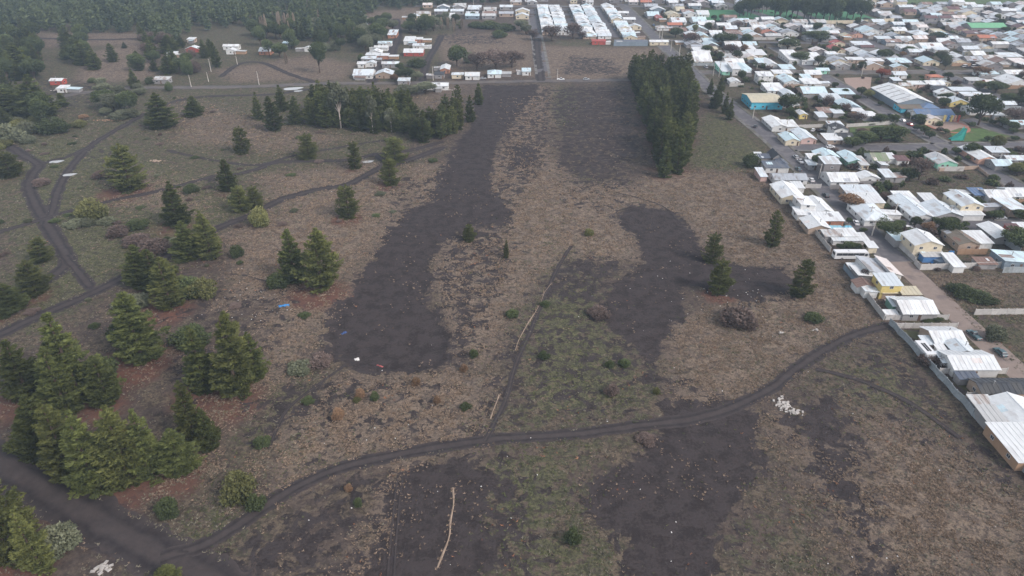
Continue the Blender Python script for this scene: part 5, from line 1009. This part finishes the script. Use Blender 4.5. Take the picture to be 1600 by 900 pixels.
# ---------------------------------------------------------------- poles and mast
def pole(u, v, vt, desc, lamp=False, lean=0.0, mk='polewood'):
    x, y = at(u, v); H = max(5, top_z(y, vt)); e = bpy.data.objects.new('street_lamp' if lamp else 'power_pole', None); col.objects.link(e); e.location = (x, y, 0); e.rotation_euler = (0, R(lean), 0)
    b = MB(); b.cone((0, 0, 0), (0, 0, H), .20, .11, 8); link('pole', b.mesh('pole', M[mk]), e)
    if lamp:
        b = MB(); b.cone((0, 0, H - .3), (-1.6, 0, H), .05, .04, 6); link('arm', b.mesh('arm', M['concrete']), e); b = MB(); b.box(-2.2, -1.5, -.14, .14, H - .08, H + .06); link('lamp_head', b.mesh('lamp_head', M['lamp']), e)
    else:
        b = MB(); b.box(-.9, .9, -.06, .06, H - .7, H - .55); link('cross_arm', b.mesh('cross_arm', M['bark']), e)
        for s in (-.8, 0, .8): 
            b = MB(); b.cone((s, 0, H - .55), (s, 0, H - .35), .05, .03, 6); link('insulator', b.mesh('insulator', M['frame']), e)
    reg(e, 'lamp post' if lamp else 'power pole', desc, 'pole', 'poles along the streets')
for a_ in [(1279,279,256,'thick pale pole',True),(1357,345,322,'thin pole',False),(1362,368,358,'short pale pole',False),(1396,340,320,'thin pole',False),(1480,345,328,'thin pole',False),(1559,258,245,'thin pole',False),(1123,120,95,'tall pole',False),(1114,119,103,'pale pole',False),(1181,116,102,'lamp post',True),(1048,80,62,'lamp post by the grove',True),(1061,88,70,'lamp post by the grove',True),(1030,60,38,'tall pole',False),(1034,62,45,'lamp post',True),(1137,40,26,'pole',False),(1190,28,8,'pole',False),(1292,42,25,'pole',False),(1305,45,28,'slender pole',False),
  (405,133,111,'pale pole by the dirt track',False),(371,101,88,'pole',False),(326,128,113,'pale leaning pole',False),(330,112,92,'pale leaning pole',False),(299,136,117,'thin pole',False),(677,126,104,'pale pole at the lane',False),(740,8,0,'pole',False),(840,12,0,'pole',False),(1012,12,-2,'pole',False),(871,124,108,'pole by the gravel road',False),(1176,185,168,'lamp post by the blue hall',True),(1397,122,108,'pole',False),(1346,118,100,'pole',False),(1488,20,5,'pole',False),(1482,28,22,'pole',False),(1093,20,8,'pole',False),(1421,190,176,'pole',False),(1580,130,112,'pole',False),(1228,203,190,'pole',False)]: pole(*a_)
x, y = at(1527, 86); H = top_z(y, 60); b = MB(); 
for s in (-1, 1):
    for t in (-1, 1): b.cone((s * .9, t * .9, 0), (s * .2, t * .2, H), .10, .05, 5)
for i in range(8):
    z = H * (i + 1) / 9; q = .9 - .7 * z / H; 
    for p0, p1 in (((-q, -q), (q, -q)), ((q, -q), (q, q)), ((q, q), (-q, q)), ((-q, q), (-q, -q))): b.cone((*p0, z), (*p1, z + (.8 if i % 2 else -.8)), .05, .05, 4, caps=False)
tag(link('lattice_mast', b.mesh('lattice_mast', M['polewood']), None, (x, y, 0)), 'tall pale lattice mast rising between the far grey roofs', 'mast')
# teal play tower on the plaza
x, y = at(1502, 221); e = bpy.data.objects.new('play_tower', None); col.objects.link(e); e.location = (x, y + 2, 0)
b = MB(); b.prism([(-3.6, .02), (1.4, .02), (1.4, 4.9), (.9, 4.9), (-.6, 1.9), (-3.6, .3)], 'y', -1.0, -.8); b.prism([(-3.6, .02), (1.4, .02), (1.4, 4.9), (.9, 4.9), (-.6, 1.9), (-3.6, .3)], 'y', .8, 1.0); link('side_panel', b.mesh('side_panel', M['teal_net']), e)
for s in (-1, 1):
    b = MB(); b.cone((1.3, s * 1.15, 0), (1.3, s * 1.15, 5.4), .09, .07, 7); link('post', b.mesh('post', M['teal_net']), e)
b = MB(); b.prism([(-3.4, .3), (-3.4, .2), (1.3, 4.3), (1.3, 4.4)], 'y', -.79, .79); link('slide', b.mesh('slide', M['teal_net']), e); tag(e, 'teal triangular play tower standing on the plaza lawn', 'play tower')

# ---------------------------------------------------------------- cloths, rubble, litter
def cloth(u, v, L, Wd, mk, name, desc, cat, rz=0.0, hgt=.35):
    x, y = at(u, v); n1, n2 = 14, 9; V = []; F = []
    for i in range(n1):
        for j in range(n2):
            a_, c_ = i / (n1 - 1) - .5, j / (n2 - 1) - .5; ed = min(1, (1 - 2 * abs(a_)) * 3, (1 - 2 * abs(c_)) * 3)
            V.append((a_ * L * (1 + .3 * float(vnoise(i * .9, j, 2, 3)) - .15), c_ * Wd * (1 + .8 * float(vnoise(i * 1.0, 5, 2, 7)) - .4), .03 + hgt * ed * float(vnoise(i * 1.3 + u, j * 1.3, 1.6, 1))))
    for i in range(n1 - 1):
        for j in range(n2 - 1): F.append((i * n2 + j, (i + 1) * n2 + j, (i + 1) * n2 + j + 1, i * n2 + j + 1))
    me = raw_mesh(name, V, F, M[mk]); o = link(name, me, None, (x, y, hz(x, y)), R(rz)); md = o.modifiers.new('thick', 'SOLIDIFY'); md.thickness = .02; tag(o, desc, cat)
cloth(444,478,2.6,1.0,'tarp_blue','tarpaulin','crumpled bright blue tarpaulin on the pinkish ground near the pines','tarpaulin',15)
cloth(537,517,1.5,.7,'navy','dark_cloth','dark blue cloth lying at the edge of the bare field','cloth',50); cloth(557,558,1.1,1.0,'sheet','plastic_sheet','crumpled white sheet in the corner of the bare field','sheet',20,.5); cloth(593,568,1.7,.4,'redcloth','red_cloth','torn red and white cloth strip in the bare field','cloth',-25)
cloth(1324,356,3.2,2.2,'tarp_cyan','blue_awning','bright light blue sheet over a yard by the street','sheet',0,.9); cloth(1458,410,1.6,1.4,'tarp_blue','tarpaulin','blue tarpaulin on the ground behind the white panel wall','tarpaulin',0,.5); cloth(1486,398,1.5,1.3,'tarp_blue','tarpaulin','blue tarpaulin beside the annex of the cream house','tarpaulin',0,1.6)
def rubble(u, v, L, Wd, n, desc, mk='rubble', rz=0):
    x, y = at(u, v); b = MB()
    for i in range(n):
        a_ = rnd.gauss(0, .28) * L; c_ = rnd.gauss(0, .28) * Wd; s = rnd.uniform(.08, .38); ca, sa = math.cos(R(rz)), math.sin(R(rz)); px_, py_ = a_ * ca - c_ * sa, a_ * sa + c_ * ca; t = rnd.uniform(0, 1.5)
        k = len(b.v); b.box(-s, s, -s * .6, s * .6, 0, s * rnd.uniform(.3, .9)); z0 = rnd.uniform(0, .12)
        b.v[k:] = [(p[0] * math.cos(t) - p[1] * math.sin(t) + px_, p[0] * math.sin(t) + p[1] * math.cos(t) + py_, p[2] + z0) for p in b.v[k:]]
    o = link('rubble_pile', b.mesh('rubble_pile', M[mk]), None, (x, y, hz(x, y))); tag(o, desc, 'rubble', kind='stuff')
rubble(1224,634,2.2,3.4,60,'heap of white rubble dumped beside the dark patch'); rubble(1240,645,2.6,1.4,30,'pale rubble strewn at the end of the heap'); rubble(160,888,3.0,1.6,26,'white rubbish at the near road edge'); rubble(1275,516,1.2,.7,10,'few white slabs on the grass'); rubble(1222,521,1.0,.7,8,'small white rubble on the straw'); rubble(645,140,0.1,.1,1,'broken block')
rubble(690,140,14,5,60,'scattered white scrap beside the long white roof'); rubble(1405,272,5,3,40,'junk heap between sheds'); rubble(1395,470,4,2,26,'junk in the back yard'); rubble(245,252,5,1.4,30,'orange timber scrap', 'w_tan'); rubble(95,140,8,4,30,'white scrap by the hut'); rubble(170,188,10,3,40,'brush and timber scrap','w_wood')
b = MB()
for i in range(190):
    if i < 90: u, v = rnd.uniform(0, 1560), rnd.uniform(240, 890)
    elif i < 140: u, v = rnd.gauss(390, 45), rnd.gauss(470, 22)
    else: u, v = rnd.gauss(1130, 60), rnd.gauss(475, 30)
    x, y = at(u, v)
    if x > 88: continue
    s = rnd.uniform(.04, .13); t = rnd.uniform(0, 3); z = hz(x, y) + .05; k = len(b.v); b.box(-s, s, -s * .6, s * .6, 0, .04 + s * .3); b.v[k:] = [(p[0] * math.cos(t) - p[1] * math.sin(t) + x, p[0] * math.sin(t) + p[1] * math.cos(t) + y, p[2] + z) for p in b.v[k:]]
tag(link('litter', b.mesh('litter', M['sheet'])), 'small white bits of litter strewn over the field', 'litter', kind='stuff')

# ---------------------------------------------------------------- trees of the town
GT = 'trees and shrubs of the town yards'
for a_ in [('leaf',1228,145,178,32,'large dark tree in front of the blue hall'),('autumn',1328,303,328,34,'orange autumn bush'),('autumn',1336,310,328,20,'ochre bush'),('leaf',1370,335,352,28,'dark hedge tree'),('leaf',1388,348,374,36,'dark palm-like tree at the corner'),('autumn',1449,347,366,20,'round orange-brown tree'),('leaf',1428,338,358,18,'round green street tree'),('leaf',1462,340,355,16,'round green street tree'),('leaf',1490,340,353,16,'round green street tree'),('leaf',1506,346,357,12,'small round street tree'),('leaf',1404,344,360,16,'green street tree'),
 ('leaf',1552,329,347,20,'green tree'),('leaf',1592,328,346,26,'dark green tree'),('leaf',1590,358,396,50,'big dark tree mass behind the wall'),('leaf',1515,222,246,22,'green tree at the street corner'),('leaf',1493,230,242,14,'round street tree'),('leaf',1511,243,251,9,'small street tree'),('olive',1585,254,275,26,'olive tree'),('twig',1435,245,285,34,'brown leafless tree'),('leaf',1420,262,285,26,'dark shrubby tree'),('autumn',1445,258,266,9,'orange bush'),('twig',1385,300,315,20,'brown bush'),('leaf',1275,240,262,16,'dark tree beside the street'),('leaf',1297,268,280,14,'dark shrub'),
 ('bushg',1302,402 if False else 356,368,16,'small dark tree'),('leaf',1312,381,392,12,'small dark tree at the bus roof'),('leaf',1338,380,392,14,'small dark tree behind the parked bus'),('leaf',1326,378,391,16,'dark round tree behind the bus'),('leaf',1354,380,392,12,'small dark tree'),('leaf',1325,340,352,9,'small yard tree'),('leaf',1348,356,365,12,'small yard tree'),('bushg',1345,370,380,10,'small yard shrub'),('bushg',1446,448,466,26,'grass mound shrub on the dirt street') if False else ('bushg',1520,455,470,50,'bramble mass in the vacant lot'),('bushg',1500,445,465,40,'bramble mass beside the dirt street'),('bushg',1535,458,475,40,'dark bramble'),('bushy',1552,505,535,30,'olive shrub beside the dirt street'),('bushg',1448,497,504,30,'hedge by the alley'),('leaf',1465,495,503,18,'small hedge tree by the alley'),
 ('busht',1465,418,424,10,'brown weed at the wall'),('busht',1525,415,424,12,'brown weed at the wall'),('busht',1472,553,575,30,'pinkish leafless bush beside the caravan'),('busht',1448,553,572,28,'pinkish leafless bush'),('busht',1410,430,455,20,'leafless bush') if False else ('busht',1348,418,440,18,'brown bush'),('leaf',1375,430,448,14,'dark bush'),
 ('leaf',1528,146,200,46,'giant dark leaning tree on the plaza'),('leaf',1375,108,126,16,'autumn tree') if False else ('red',1377,107,123,20,'bright red-orange autumn tree'),('olive',1355,140,155,18,'green tree by the gymnasium'),('leaf',1345,135,150,14,'green tree'),('leaf',1303,128,140,12,'round tree'),('leaf',1319,138,150,12,'round tree'),('leaf',1337,148,158,12,'round shrub'),('leaf',1375,158,166,10,'shrub'),
 ('leaf',1435,178,195,22,'green tree by the school'),('leaf',1472,152,170,20,'green tree behind the school'),('leaf',1487,174,184,10,'small tree'),('leaf',1498,176,186,10,'small tree'),('leaf',1432,194,206,14,'round shrub'),('leaf',1443,196,212,16,'round shrub'),('leaf',1452,204,218,14,'round shrub'),('leaf',1477,201,210,10,'round shrub on the plaza'),('leaf',1543,212,222,14,'round shrub on the lawn'),('leaf',1585,212,222,12,'round shrub'),('leaf',1583,200,210,14,'round shrub'),('leaf',1550,187,196,12,'green shrub'),('leaf',1565,183,200,18,'dark tree'),('leaf',1582,190,205,20,'dark tree'),('leaf',1400,196,222,32,'dark tree behind the black roofs'),('leaf',1375,200,225,36,'dark bushy tree'),('leaf',1352,205,228,34,'dark bushy tree'),('leaf',1332,214,232,26,'green bushy tree'),('twig',1345,200,212,20,'brown bush'),
 ('twig',1320,160,178,20,'brown leafless tree'),('leaf',1356,190,196,18,'green shrub'),('twig',1338,175,192,24,'brown shrub'),('leaf',1375,178,195,24,'green tree'),('leaf',1395,178,195,18,'dark tree'),('twig',1585,168,195,34,'big brown leafless tree'),('leaf',1555,128,148,34,'dark tree row'),('leaf',1570,145,165,20,'green tree'),('leaf',1590,150,166,18,'green tree'),('olive',1530,126,142,20,'olive tree'),('autumn',1532,104,120,30,'round ochre tree'),('leaf',1480,112,126,14,'dark tree') ,('twig',1445,78,95,20,'brown tree'),
 ('leaf',1130,50,72,34,'large dark tree'),('leaf',1165,52,72,18,'dark tree'),('leaf',1104,70,84,18,'dark tree'),('twig',1080,50,72,30,'brown tree'),('leaf',1055,42,60,20,'olive tree'),('twig',1140,68,90,30,'brown tree'),('leaf',1150,78,95,14,'green tree'),('leaf',1230,60,80,30,'green tree'),('leaf',1250,80,100,28,'dark tree'),('leaf',1275,48,66,40,'dark tree row'),('leaf',1275,34,52,16,'dark conifer'),('leaf',1338,26,42,10,'dark conifer by the peach wall'),('leaf',1305,72,84,16,'dark tree'),('leaf',1382,76,95,24,'dark tree'),('leaf',1345,95,112,14,'dark tree'),('leaf',1420,72,84,20,'green tree'),('leaf',1450,72,80,20,'green tree'),
 ('autumn',1409,80,90,10,'orange autumn tree'),('autumn',1182,42,58,10,'orange poplar-like tree'),('leaf',1465,50,64,26,'dark tree'),('leaf',1475,85,100,24,'dark tree'),('twig',862,38,66,34,'purplish leafless tree'),('twig',895,34,62,30,'purplish leafless tree'),('twig',832,45,64,20,'purplish leafless tree'),('twig',910,48,62,16,'leafless tree'),('leaf',845,20,52,20,'green tree by the lane') if False else ('grey',822,38,55,20,'grey-green shrubs by the lane'),('grey',815,30,50,20,'grey-green tree'),('olive',1355,360 if False else 268,282,20,'olive shrub'),
 ('bushg',780,45,60,24,'grey-green hedge shrub'),('bushg',765,30,46,30,'green hedge shrub'),('bushg',745,32,44,26,'green hedge shrub'),('bushg',790,34,50,26,'green hedge shrub')]: T(*a_, GT, 0)
for i in range(15):
    u = 1208 + i * 9.6 + rnd.uniform(-2, 2); x, y = at(u, rnd.uniform(27, 34)); place_tree('leaf', x, y, rnd.uniform(15, 19), rnd.uniform(9, 13), 'tall dark tree above the sports field', GT)
for i in range(8): x, y = at(1155 + i * 6, rnd.uniform(18, 27)); place_tree('leaf', x, y, rnd.uniform(10, 15), rnd.uniform(7, 10), 'tall dark tree near the far road', GT)
nt_, ns_ = len(THINGS['tree']), len(THINGS['shrub'])
i = 0
while i < 900 and (nt_ < 296 or ns_ < 290):
    i += 1; y = rnd.uniform(175, 640) if rnd.random() < .75 else rnd.uniform(480, 640); x = rnd.uniform(112, .78 * (y * CP + CAM_H * SP)) if rnd.random() < .86 else rnd.uniform(-80, 100)
    if x < 112 and y < 500: continue
    if clash(x - .3, x + .3, y - .3, y + .3, .5) or on_street(x, y, .8) or (vacant(x, y) and rnd.random() < .85): continue
    s = rnd.random()
    if s < .5 and nt_ < 296: place_tree(rnd.choice(['leaf', 'leaf', 'leaf', 'olive', 'twig', 'twig', 'grey', 'autumn']), x, y, rnd.uniform(3.5, 7.5), rnd.uniform(3.5, 6.5), 'yard tree', GT); nt_ += 1
    elif ns_ < 290: place_tree(rnd.choice(['bushg', 'bushg', 'busht', 'bushy', 'bush']), x, y, rnd.uniform(1.2, 2.8), rnd.uniform(1.8, 4.2), 'yard shrub', GT); ns_ += 1

for nm, mk, sd_, cnt in (('undergrowth', 'leaf', 5, 620), ('bare_undergrowth', 'twig', 6, 330)):
    base = blob_crown('proto', M[mk], BUSHB, 420, .13, 90 + sd_); nv = len(base.vertices); co = np.zeros(nv * 3, np.float32); base.vertices.foreach_get('co', co); co = co.reshape(-1, 3)
    ti = np.zeros(nv, np.float32); base.attributes['tint'].data.foreach_get('value', ti); bpy.data.meshes.remove(base); Vs = []; Ts = []; q = 0
    while q < cnt:
        y = rnd.uniform(180, 640); x = rnd.uniform(113, .79 * (y * CP + CAM_H * SP))
        if clash(x - .2, x + .2, y - .2, y + .2, .3) or on_street(x, y, .2): q += .3; continue
        if vacant(x, y) and rnd.random() < .8: q += .3; continue
        q += 1; a_ = rnd.uniform(0, 6.28); c_, s_ = math.cos(a_), math.sin(a_); k = rnd.uniform(1.4, 4.2); h_ = rnd.uniform(.9, 3.2)
        Vs.append(np.stack([(co[:, 0] * c_ - co[:, 1] * s_) * k + x, (co[:, 0] * s_ + co[:, 1] * c_) * k + y, co[:, 2] * h_], 1)); Ts.append(np.clip(ti + rnd.uniform(-.3, .2), 0, 1))
    Vs = np.concatenate(Vs); tag(link(nm, raw_mesh(nm, Vs, np.arange(len(Vs)).reshape(-1, 3), M[mk], {'tint': np.concatenate(Ts)})), 'tangled low growth filling the town yards', kind='stuff')

# ---------------------------------------------------------------- ground sheet
NR, NC = 560, 520
r_ = np.concatenate([[-60, -20, 5, 20], 30 * (1.0068 ** np.arange(NR))]); r_ = np.concatenate([r_[r_ < 750], np.geomspace(760, 9000, 40)])
cc = np.linspace(-1, 1, NC); YY = np.repeat(r_[:, None], NC, 1); half = np.maximum(95, .86 * (np.abs(r_) + 55)); XX = cc[None, :] * half[:, None]
inside = (XX > GX0 + 1) & (XX < GX1 - 1) & (YY > GY0 + 1) & (YY < GY1 - 1)
def gs(F): return np.where(inside, samp(F, XX, YY), 0)
ZZ = gs(F_h); V = np.stack([XX, YY, ZZ], 2).reshape(-1, 3); nr = len(r_)
idx = np.arange(nr * NC).reshape(nr, NC); F = np.stack([idx[:-1, :-1], idx[:-1, 1:], idx[1:, 1:], idx[1:, :-1]], 2).reshape(-1, 4)
far_s = np.where(inside, 0, (fbm(XX, YY, 60, 2)) * .8)
m = bpy.data.materials.new('field_ground'); n, l, b = nodes(m); M['ground'] = m
tc = n.new("ShaderNodeTexCoord"); P_ = tc.outputs['Object']
def noise(s, d_=6, r=.6, dist=0):
    q = n.new("ShaderNodeTexNoise"); q.inputs['Scale'].default_value = s; q.inputs['Detail'].default_value = d_; q.inputs['Roughness'].default_value = r; q.inputs['Distortion'].default_value = dist; l.new(P_, q.inputs[0]); k = n.new('ShaderNodeMapRange'); k.inputs[1].default_value = .33; k.inputs[2].default_value = .67; l.new(q.outputs[0], k.inputs[0]); return k.outputs[0]
def attr(k):
    q = n.new("ShaderNodeAttribute"); q.attribute_name = k; return q.outputs['Fac']
def math_(op, a, b_=None, c=None):
    q = n.new("ShaderNodeMath"); q.operation = op
    for i, v_ in enumerate((a, b_, c)):
        if v_ is None: continue
        if isinstance(v_, (int, float)): q.inputs[i].default_value = v_
        else: l.new(v_, q.inputs[i])
    return q.outputs[0]
def thr(a, nz, amp, soft, mid=.5):
    s = math_('MULTIPLY_ADD', nz, amp, a); q = n.new("ShaderNodeMapRange"); q.interpolation_type = 'SMOOTHSTEP'; l.new(s, q.inputs[0]); q.inputs[1].default_value = mid + amp / 2 - soft; q.inputs[2].default_value = mid + amp / 2 + soft; return q.outputs[0]
def mix(f, a, b_):
    q = n.new("ShaderNodeMix"); q.data_type = 'RGBA'; l.new(f, q.inputs[0]) if not isinstance(f, float) else setattr(q.inputs[0], 'default_value', f)
    for s, v_ in ((6, a), (7, b_)):
        if isinstance(v_, tuple): q.inputs[s].default_value = (*v_, 1)
        else: l.new(v_, q.inputs[s])
    return q.outputs[2]
nA, nB, nC, nD = noise(.10, 5, .6), noise(.33, 8, .70), noise(2.0, 6, .75), noise(.028, 4, .55)
nE = noise(.75, 8, .78, .4); nF = noise(.38, 8, .66, .6)
c = mix(thr(nE, nC, .5, .25, .5), (.066, .054, .044), (.162, .128, .094))
big = thr(nA, nB, .5, .10, .46)
c = mix(math_('MULTIPLY', big, .55), c, mix(nE, (.060, .046, .046), (.125, .095, .085)))
gcol = mix(thr(nE, nC, .6, .22, .5), (.060, .060, .038), (.152, .150, .078))
c = mix(thr(attr('green'), nB, 1.2, .14, .42), c, gcol)
c = mix(thr(attr('straw'), nB, .9, .16, .36), c, mix(thr(nE, nC, .6, .18, .45), (.100, .079, .066), (.255, .196, .146)))
c = mix(thr(attr('litter'), nB, .6, .28, .45), c, mix(nE, (.12, .066, .050), (.20, .100, .074)))
dk = mix(thr(nB, nC, .7, .35, .5), (.040, .033, .033), (.070, .057, .055))
c = mix(thr(attr('dark'), nF, .85, .07, .50), c, dk)
c = mix(math_('MULTIPLY', thr(nB, nE, .6, .08, .60), .45), c, (.055, .046, .048))
c = mix(thr(attr('track'), nB, .4, .25, .55), c, (.056, .047, .051))
l.new(c, b.inputs['Base Color']); b.inputs['Roughness'].default_value = .97; b.inputs['Specular IOR Level'].default_value = .1
bp = n.new("ShaderNodeBump"); bp.inputs['Strength'].default_value = .55; bp.inputs['Distance'].default_value = .35; l.new(math_('MULTIPLY_ADD', nC, .5, nB), bp.inputs['Height']); l.new(bp.outputs[0], b.inputs['Normal'])
me = raw_mesh('ground', V, F, m, {'dark': gs(F_dark).ravel(), 'straw': np.where(inside, gs(F_straw), far_s).ravel(), 'green': np.where(inside, gs(F_green), .4).ravel(), 'litter': gs(F_litter).ravel(), 'track': gs(F_track).ravel()})
me.polygons.foreach_set('use_smooth', np.ones(len(me.polygons), bool)); tag(link('ground', me), kind='structure')

# ---------------------------------------------------------------- grass tufts
LOTS = [W([(1446,428),(1620,424),(1620,600),(1560,560)]), W([(1380,262),(1500,262),(1560,292),(1540,303),(1400,303)])]
F_lot = np.maximum(poly_sd(LOTS[0], GXX, GYY), poly_sd(LOTS[1], GXX, GYY))
def inlot(x, y): return samp(F_lot, x, y) > .3
def tufts(name, prob, N_, mk, size, lab, kb=6, ymax=330, wide=.22, spread=.9, seed=1, hscale=1.0, extra=None):
    g = np.random.default_rng(seed); u = g.uniform(-40, 1640, N_); v = 930 - (930 - 150) * g.random(N_) ** .8
    dx, dy = (u - 800) / FPX, (v - 450) / FPX; t = CAM_H / (SP + dy * CP); x = dx * t; y = (CP - dy * SP) * t
    p = prob(x, y); k = (g.random(N_) < p) & ((x < 88.5) | inlot(x, y)) & (samp(F_track, x, y) < .8); x, y = x[k], y[k]
    if extra is not None: x = np.concatenate([x, extra[:, 0]]); y = np.concatenate([y, extra[:, 1]])
    n_ = len(x); z = samp(F_h, x, y); s = size * (.6 + .8 * g.random(n_)) * (1 + np.maximum(0, y - 130) / 260); tt = g.random(n_)
    cen = np.repeat(np.stack([x, y, z], 1), kb, 0); sb = np.repeat(s, kb); a_ = g.uniform(0, 6.283, n_ * kb); rr = sb * g.uniform(0, .5, n_ * kb)
    cen[:, 0] += np.cos(a_) * rr; cen[:, 1] += np.sin(a_) * rr; cen[:, 2] += sb * .22 * hscale
    d_ = np.stack([np.cos(a_) * spread, np.sin(a_) * spread, g.uniform(.3, 1.1, n_ * kb) * hscale], 1)
    V, F, T_ = blades(cen, d_, sb * g.uniform(.6, 1.2, n_ * kb), sb * wide, np.clip(np.repeat(tt, kb) + g.normal(0, .15, n_ * kb), 0, 1))
    tag(link(name, raw_mesh(name, V, F, M[mk], {'tint': T_})), lab, kind='stuff'); return n_
def nz(x, y, s, o): return fbm(x, y, s, o)
straw = lambda x, y: samp(F_straw, x, y); dark = lambda x, y: samp(F_dark, x, y); green = lambda x, y: samp(F_green, x, y)
EX = np.array([(x + rnd.uniform(-.5, .5), y + rnd.uniform(-.3, .3)) for x, y in SB for _ in range(3)])
tufts('dry_grass', lambda x, y: np.clip(np.clip(straw(x, y) * 1.3 - dark(x, y) * .62, 0, 1) * np.clip((nz(x, y, 2.4, 11) - .47) * 12, 0, 1), 0, 1) + .03 * (nz(x, y, 6, 21) > .60), 520000, 'dry', .32, 'dry pinkish straw tufts spread over the field', seed=2, extra=EX, kb=9, wide=.24)
tufts('green_grass', lambda x, y: np.clip(green(x, y) * np.clip((nz(x, y, 5, 31) - .42) * 5, 0, 1) * (1 - .8 * dark(x, y)), 0, 1) * .5, 240000, 'grn', .36, 'short green grass tufts on the open ground', seed=3)
tufts('grey_weeds', lambda x, y: np.clip((.35 + .3 * straw(x, y) + .3 * green(x, y) - .8 * dark(x, y)) * np.clip((nz(x, y, 4, 41) - .38) * 4, 0, 1), 0, 1) * .7, 200000, 'gre', .38, 'greyish dry weeds between the grass', seed=4)
tufts('bracken', lambda x, y: np.clip(((nz(x, y, 7, 51) - .62) * 9), 0, 1) * .25 * np.clip(straw(x, y) + green(x, y), 0, 1) * (y < 190), 40000, 'rst', .40, 'rust coloured weeds scattered near the track', seed=5)

# ---------------------------------------------------------------- haze
b = MB(); b.box(-2600, 2600, -120, 6000, -3, 101); hm = bpy.data.materials.new('haze'); hm.use_nodes = True; hn = hm.node_tree
hn.nodes.remove(hn.nodes['Principled BSDF']); pv = hn.nodes.new('ShaderNodeVolumePrincipled'); pv.inputs['Density'].default_value = HAZE; pv.inputs['Color'].default_value = (.62, .79, 1.0, 1); pv.inputs['Anisotropy'].default_value = 0
hn.links.new(pv.outputs[0], hn.nodes['Material Output'].inputs['Volume']); tag(link('haze', b.mesh('haze', hm)), kind='stuff')

# ---------------------------------------------------------------- labels: each thing named from what stands near it
LM = {'the white bus': at(1330, 400), 'the yellow two-storey house': at(1395, 445), 'the bright blue hall': at(1200, 160), 'the white-roofed gymnasium': at(1410, 155), 'the teal play tower': at(1502, 221),
 'the green-roofed hall': at(1545, 44), 'the peach boundary wall': at(1300, 37), 'the alley beside the orange fence panel': at(1430, 503), 'the white caravan': at(1447, 560), 'the cream two-storey house': at(1450, 385), 'the mint green house': at(1480, 250), 'the black corner gable': at(1215, 245),
 'the black-roofed house by the fence': at(1560, 610), 'the round covered pool': at(1476, 414), 'the lattice mast': at(1527, 86), 'the grey cube building': at(1302, 262), 'the red-orange autumn tree': at(1377, 122), 'the moss green roof': at(1377, 248),
 'the blue tarpaulin': at(444, 478), 'the white sheet in the bare field': at(557, 558), 'the junction of the two nearest dark roads': at(285, 860), 'the round yellow-green bush by the track': at(375, 788), 'the loop of dirt track': at(592, 253), 'the long puddle on the S-shaped track': at(109, 275),
 'the orange roofless farmhouse': at(412, 86), 'the grey shed by the gravel road': at(252, 131), 'the orange gabled house by the gravel road': at(695, 115), 'the near end of the dense grove': at(1041, 280), 'the far end of the dense grove': at(1040, 128), 'the heap of white rubble': at(1228, 640),
 'the grey far boundary wall': at(985, 72), 'the red-walled far shed': at(935, 68), 'the lane beside the dry lot': at(675, 85), 'the leafless thicket by the dry lot': at(775, 110), 'the pale eucalyptus': at(533, 198), 'the white hut at the forest edge': at(300, 66), 'the far street corner': at(1038, 75),
 'the far end of the first block street': (17, 600), 'the far end of the third block street': (70, 600), 'the green field beyond the town': (340, 640), 'the junction of the far cross street': (171, 386), 'the deep far street': (303, 480), 'the left forest corner': at(30, 50), 'the white roofs in the forest clearing': at(560, 35)}
LM['the orange-walled farmhouse'] = LM.pop('the orange roofless farmhouse')
lk = list(LM); lp = np.array([LM[k] for k in lk])
ONE = 'nearest,second nearest,third nearest,fourth nearest,fifth nearest,sixth nearest,seventh nearest,eighth nearest,ninth nearest,tenth nearest,eleventh nearest,twelfth nearest'.split(',')
def ordn(k): return ONE[k] if k < 12 else f"{k + 1}{'th' if 10 <= (k + 1) % 100 <= 20 else {1:'st',2:'nd',3:'rd'}.get((k + 1) % 10, 'th')} nearest"
LM.pop('the moss green roof'); LM.pop('the far street corner'); LM['the bend of the far asphalt street'] = at(1038, 75)
lk = list(LM); lp = np.array([LM[k] for k in lk])
PREP = {'beside', 'behind', 'between', 'by', 'above', 'under', 'at', 'along', 'near', 'before', 'alone', 'touching', 'past', 'over', 'closing', 'facing', 'ending', 'crossing', 'below'}
CUT = {'of', 'in', 'on', 'left', 'with', 'around', 'standing', 'parked', 'among', 'close', 'cut', 'rising'} | PREP
byk = {}
for cat, L_ in THINGS.items():
    for o, ds, nn in L_: byk.setdefault((cat, nn), []).append((o, ds))
used = set()
for (cat, nn), L_ in byk.items():
    pos = np.array([(o.location[0], o.location[1]) for o, _ in L_]); D_ = np.hypot(pos[:, None, 0] - lp[None, :, 0], pos[:, None, 1] - lp[None, :, 1]); rank = np.argsort(np.argsort(D_, 0), 0)
    seen = {}
    for _, ds in L_: seen[ds] = seen.get(ds, 0) + 1
    for i, (o, ds) in enumerate(L_):
        w_ = ds.split()
        if seen[ds] == 1 and ds not in used and (len(w_) >= 4 and (PREP & set(w_) or len(w_) >= 6)): o['label'] = ds; used.add(ds); continue
        order = sorted(range(len(lk)), key=lambda j: rank[i, j] * 6 + D_[i, j] + (4 if len(lk[j].split()) > 6 else 0) + (500 if D_[i, j] < 4 and rank[i, j] < 3 and nn in ('house', 'hall', 'building', 'shrub', 'tree') else 0))
        j = order[0]; cl = f"{ordn(int(rank[i, j]))} {nn} to {lk[j]}"; lab = f"{ds}, {cl}"
        if len(lab.split()) > 16:
            k = next((q for q, t in enumerate(w_) if t in CUT and q > 0), len(w_)); sh = ' '.join(w_[:k])
            lab = f"{sh}, {cl}"
        if len(lab.split()) > 16: lab = f"{w_[0]} {nn}, {cl}"
        o['label'] = lab; used.add(lab)
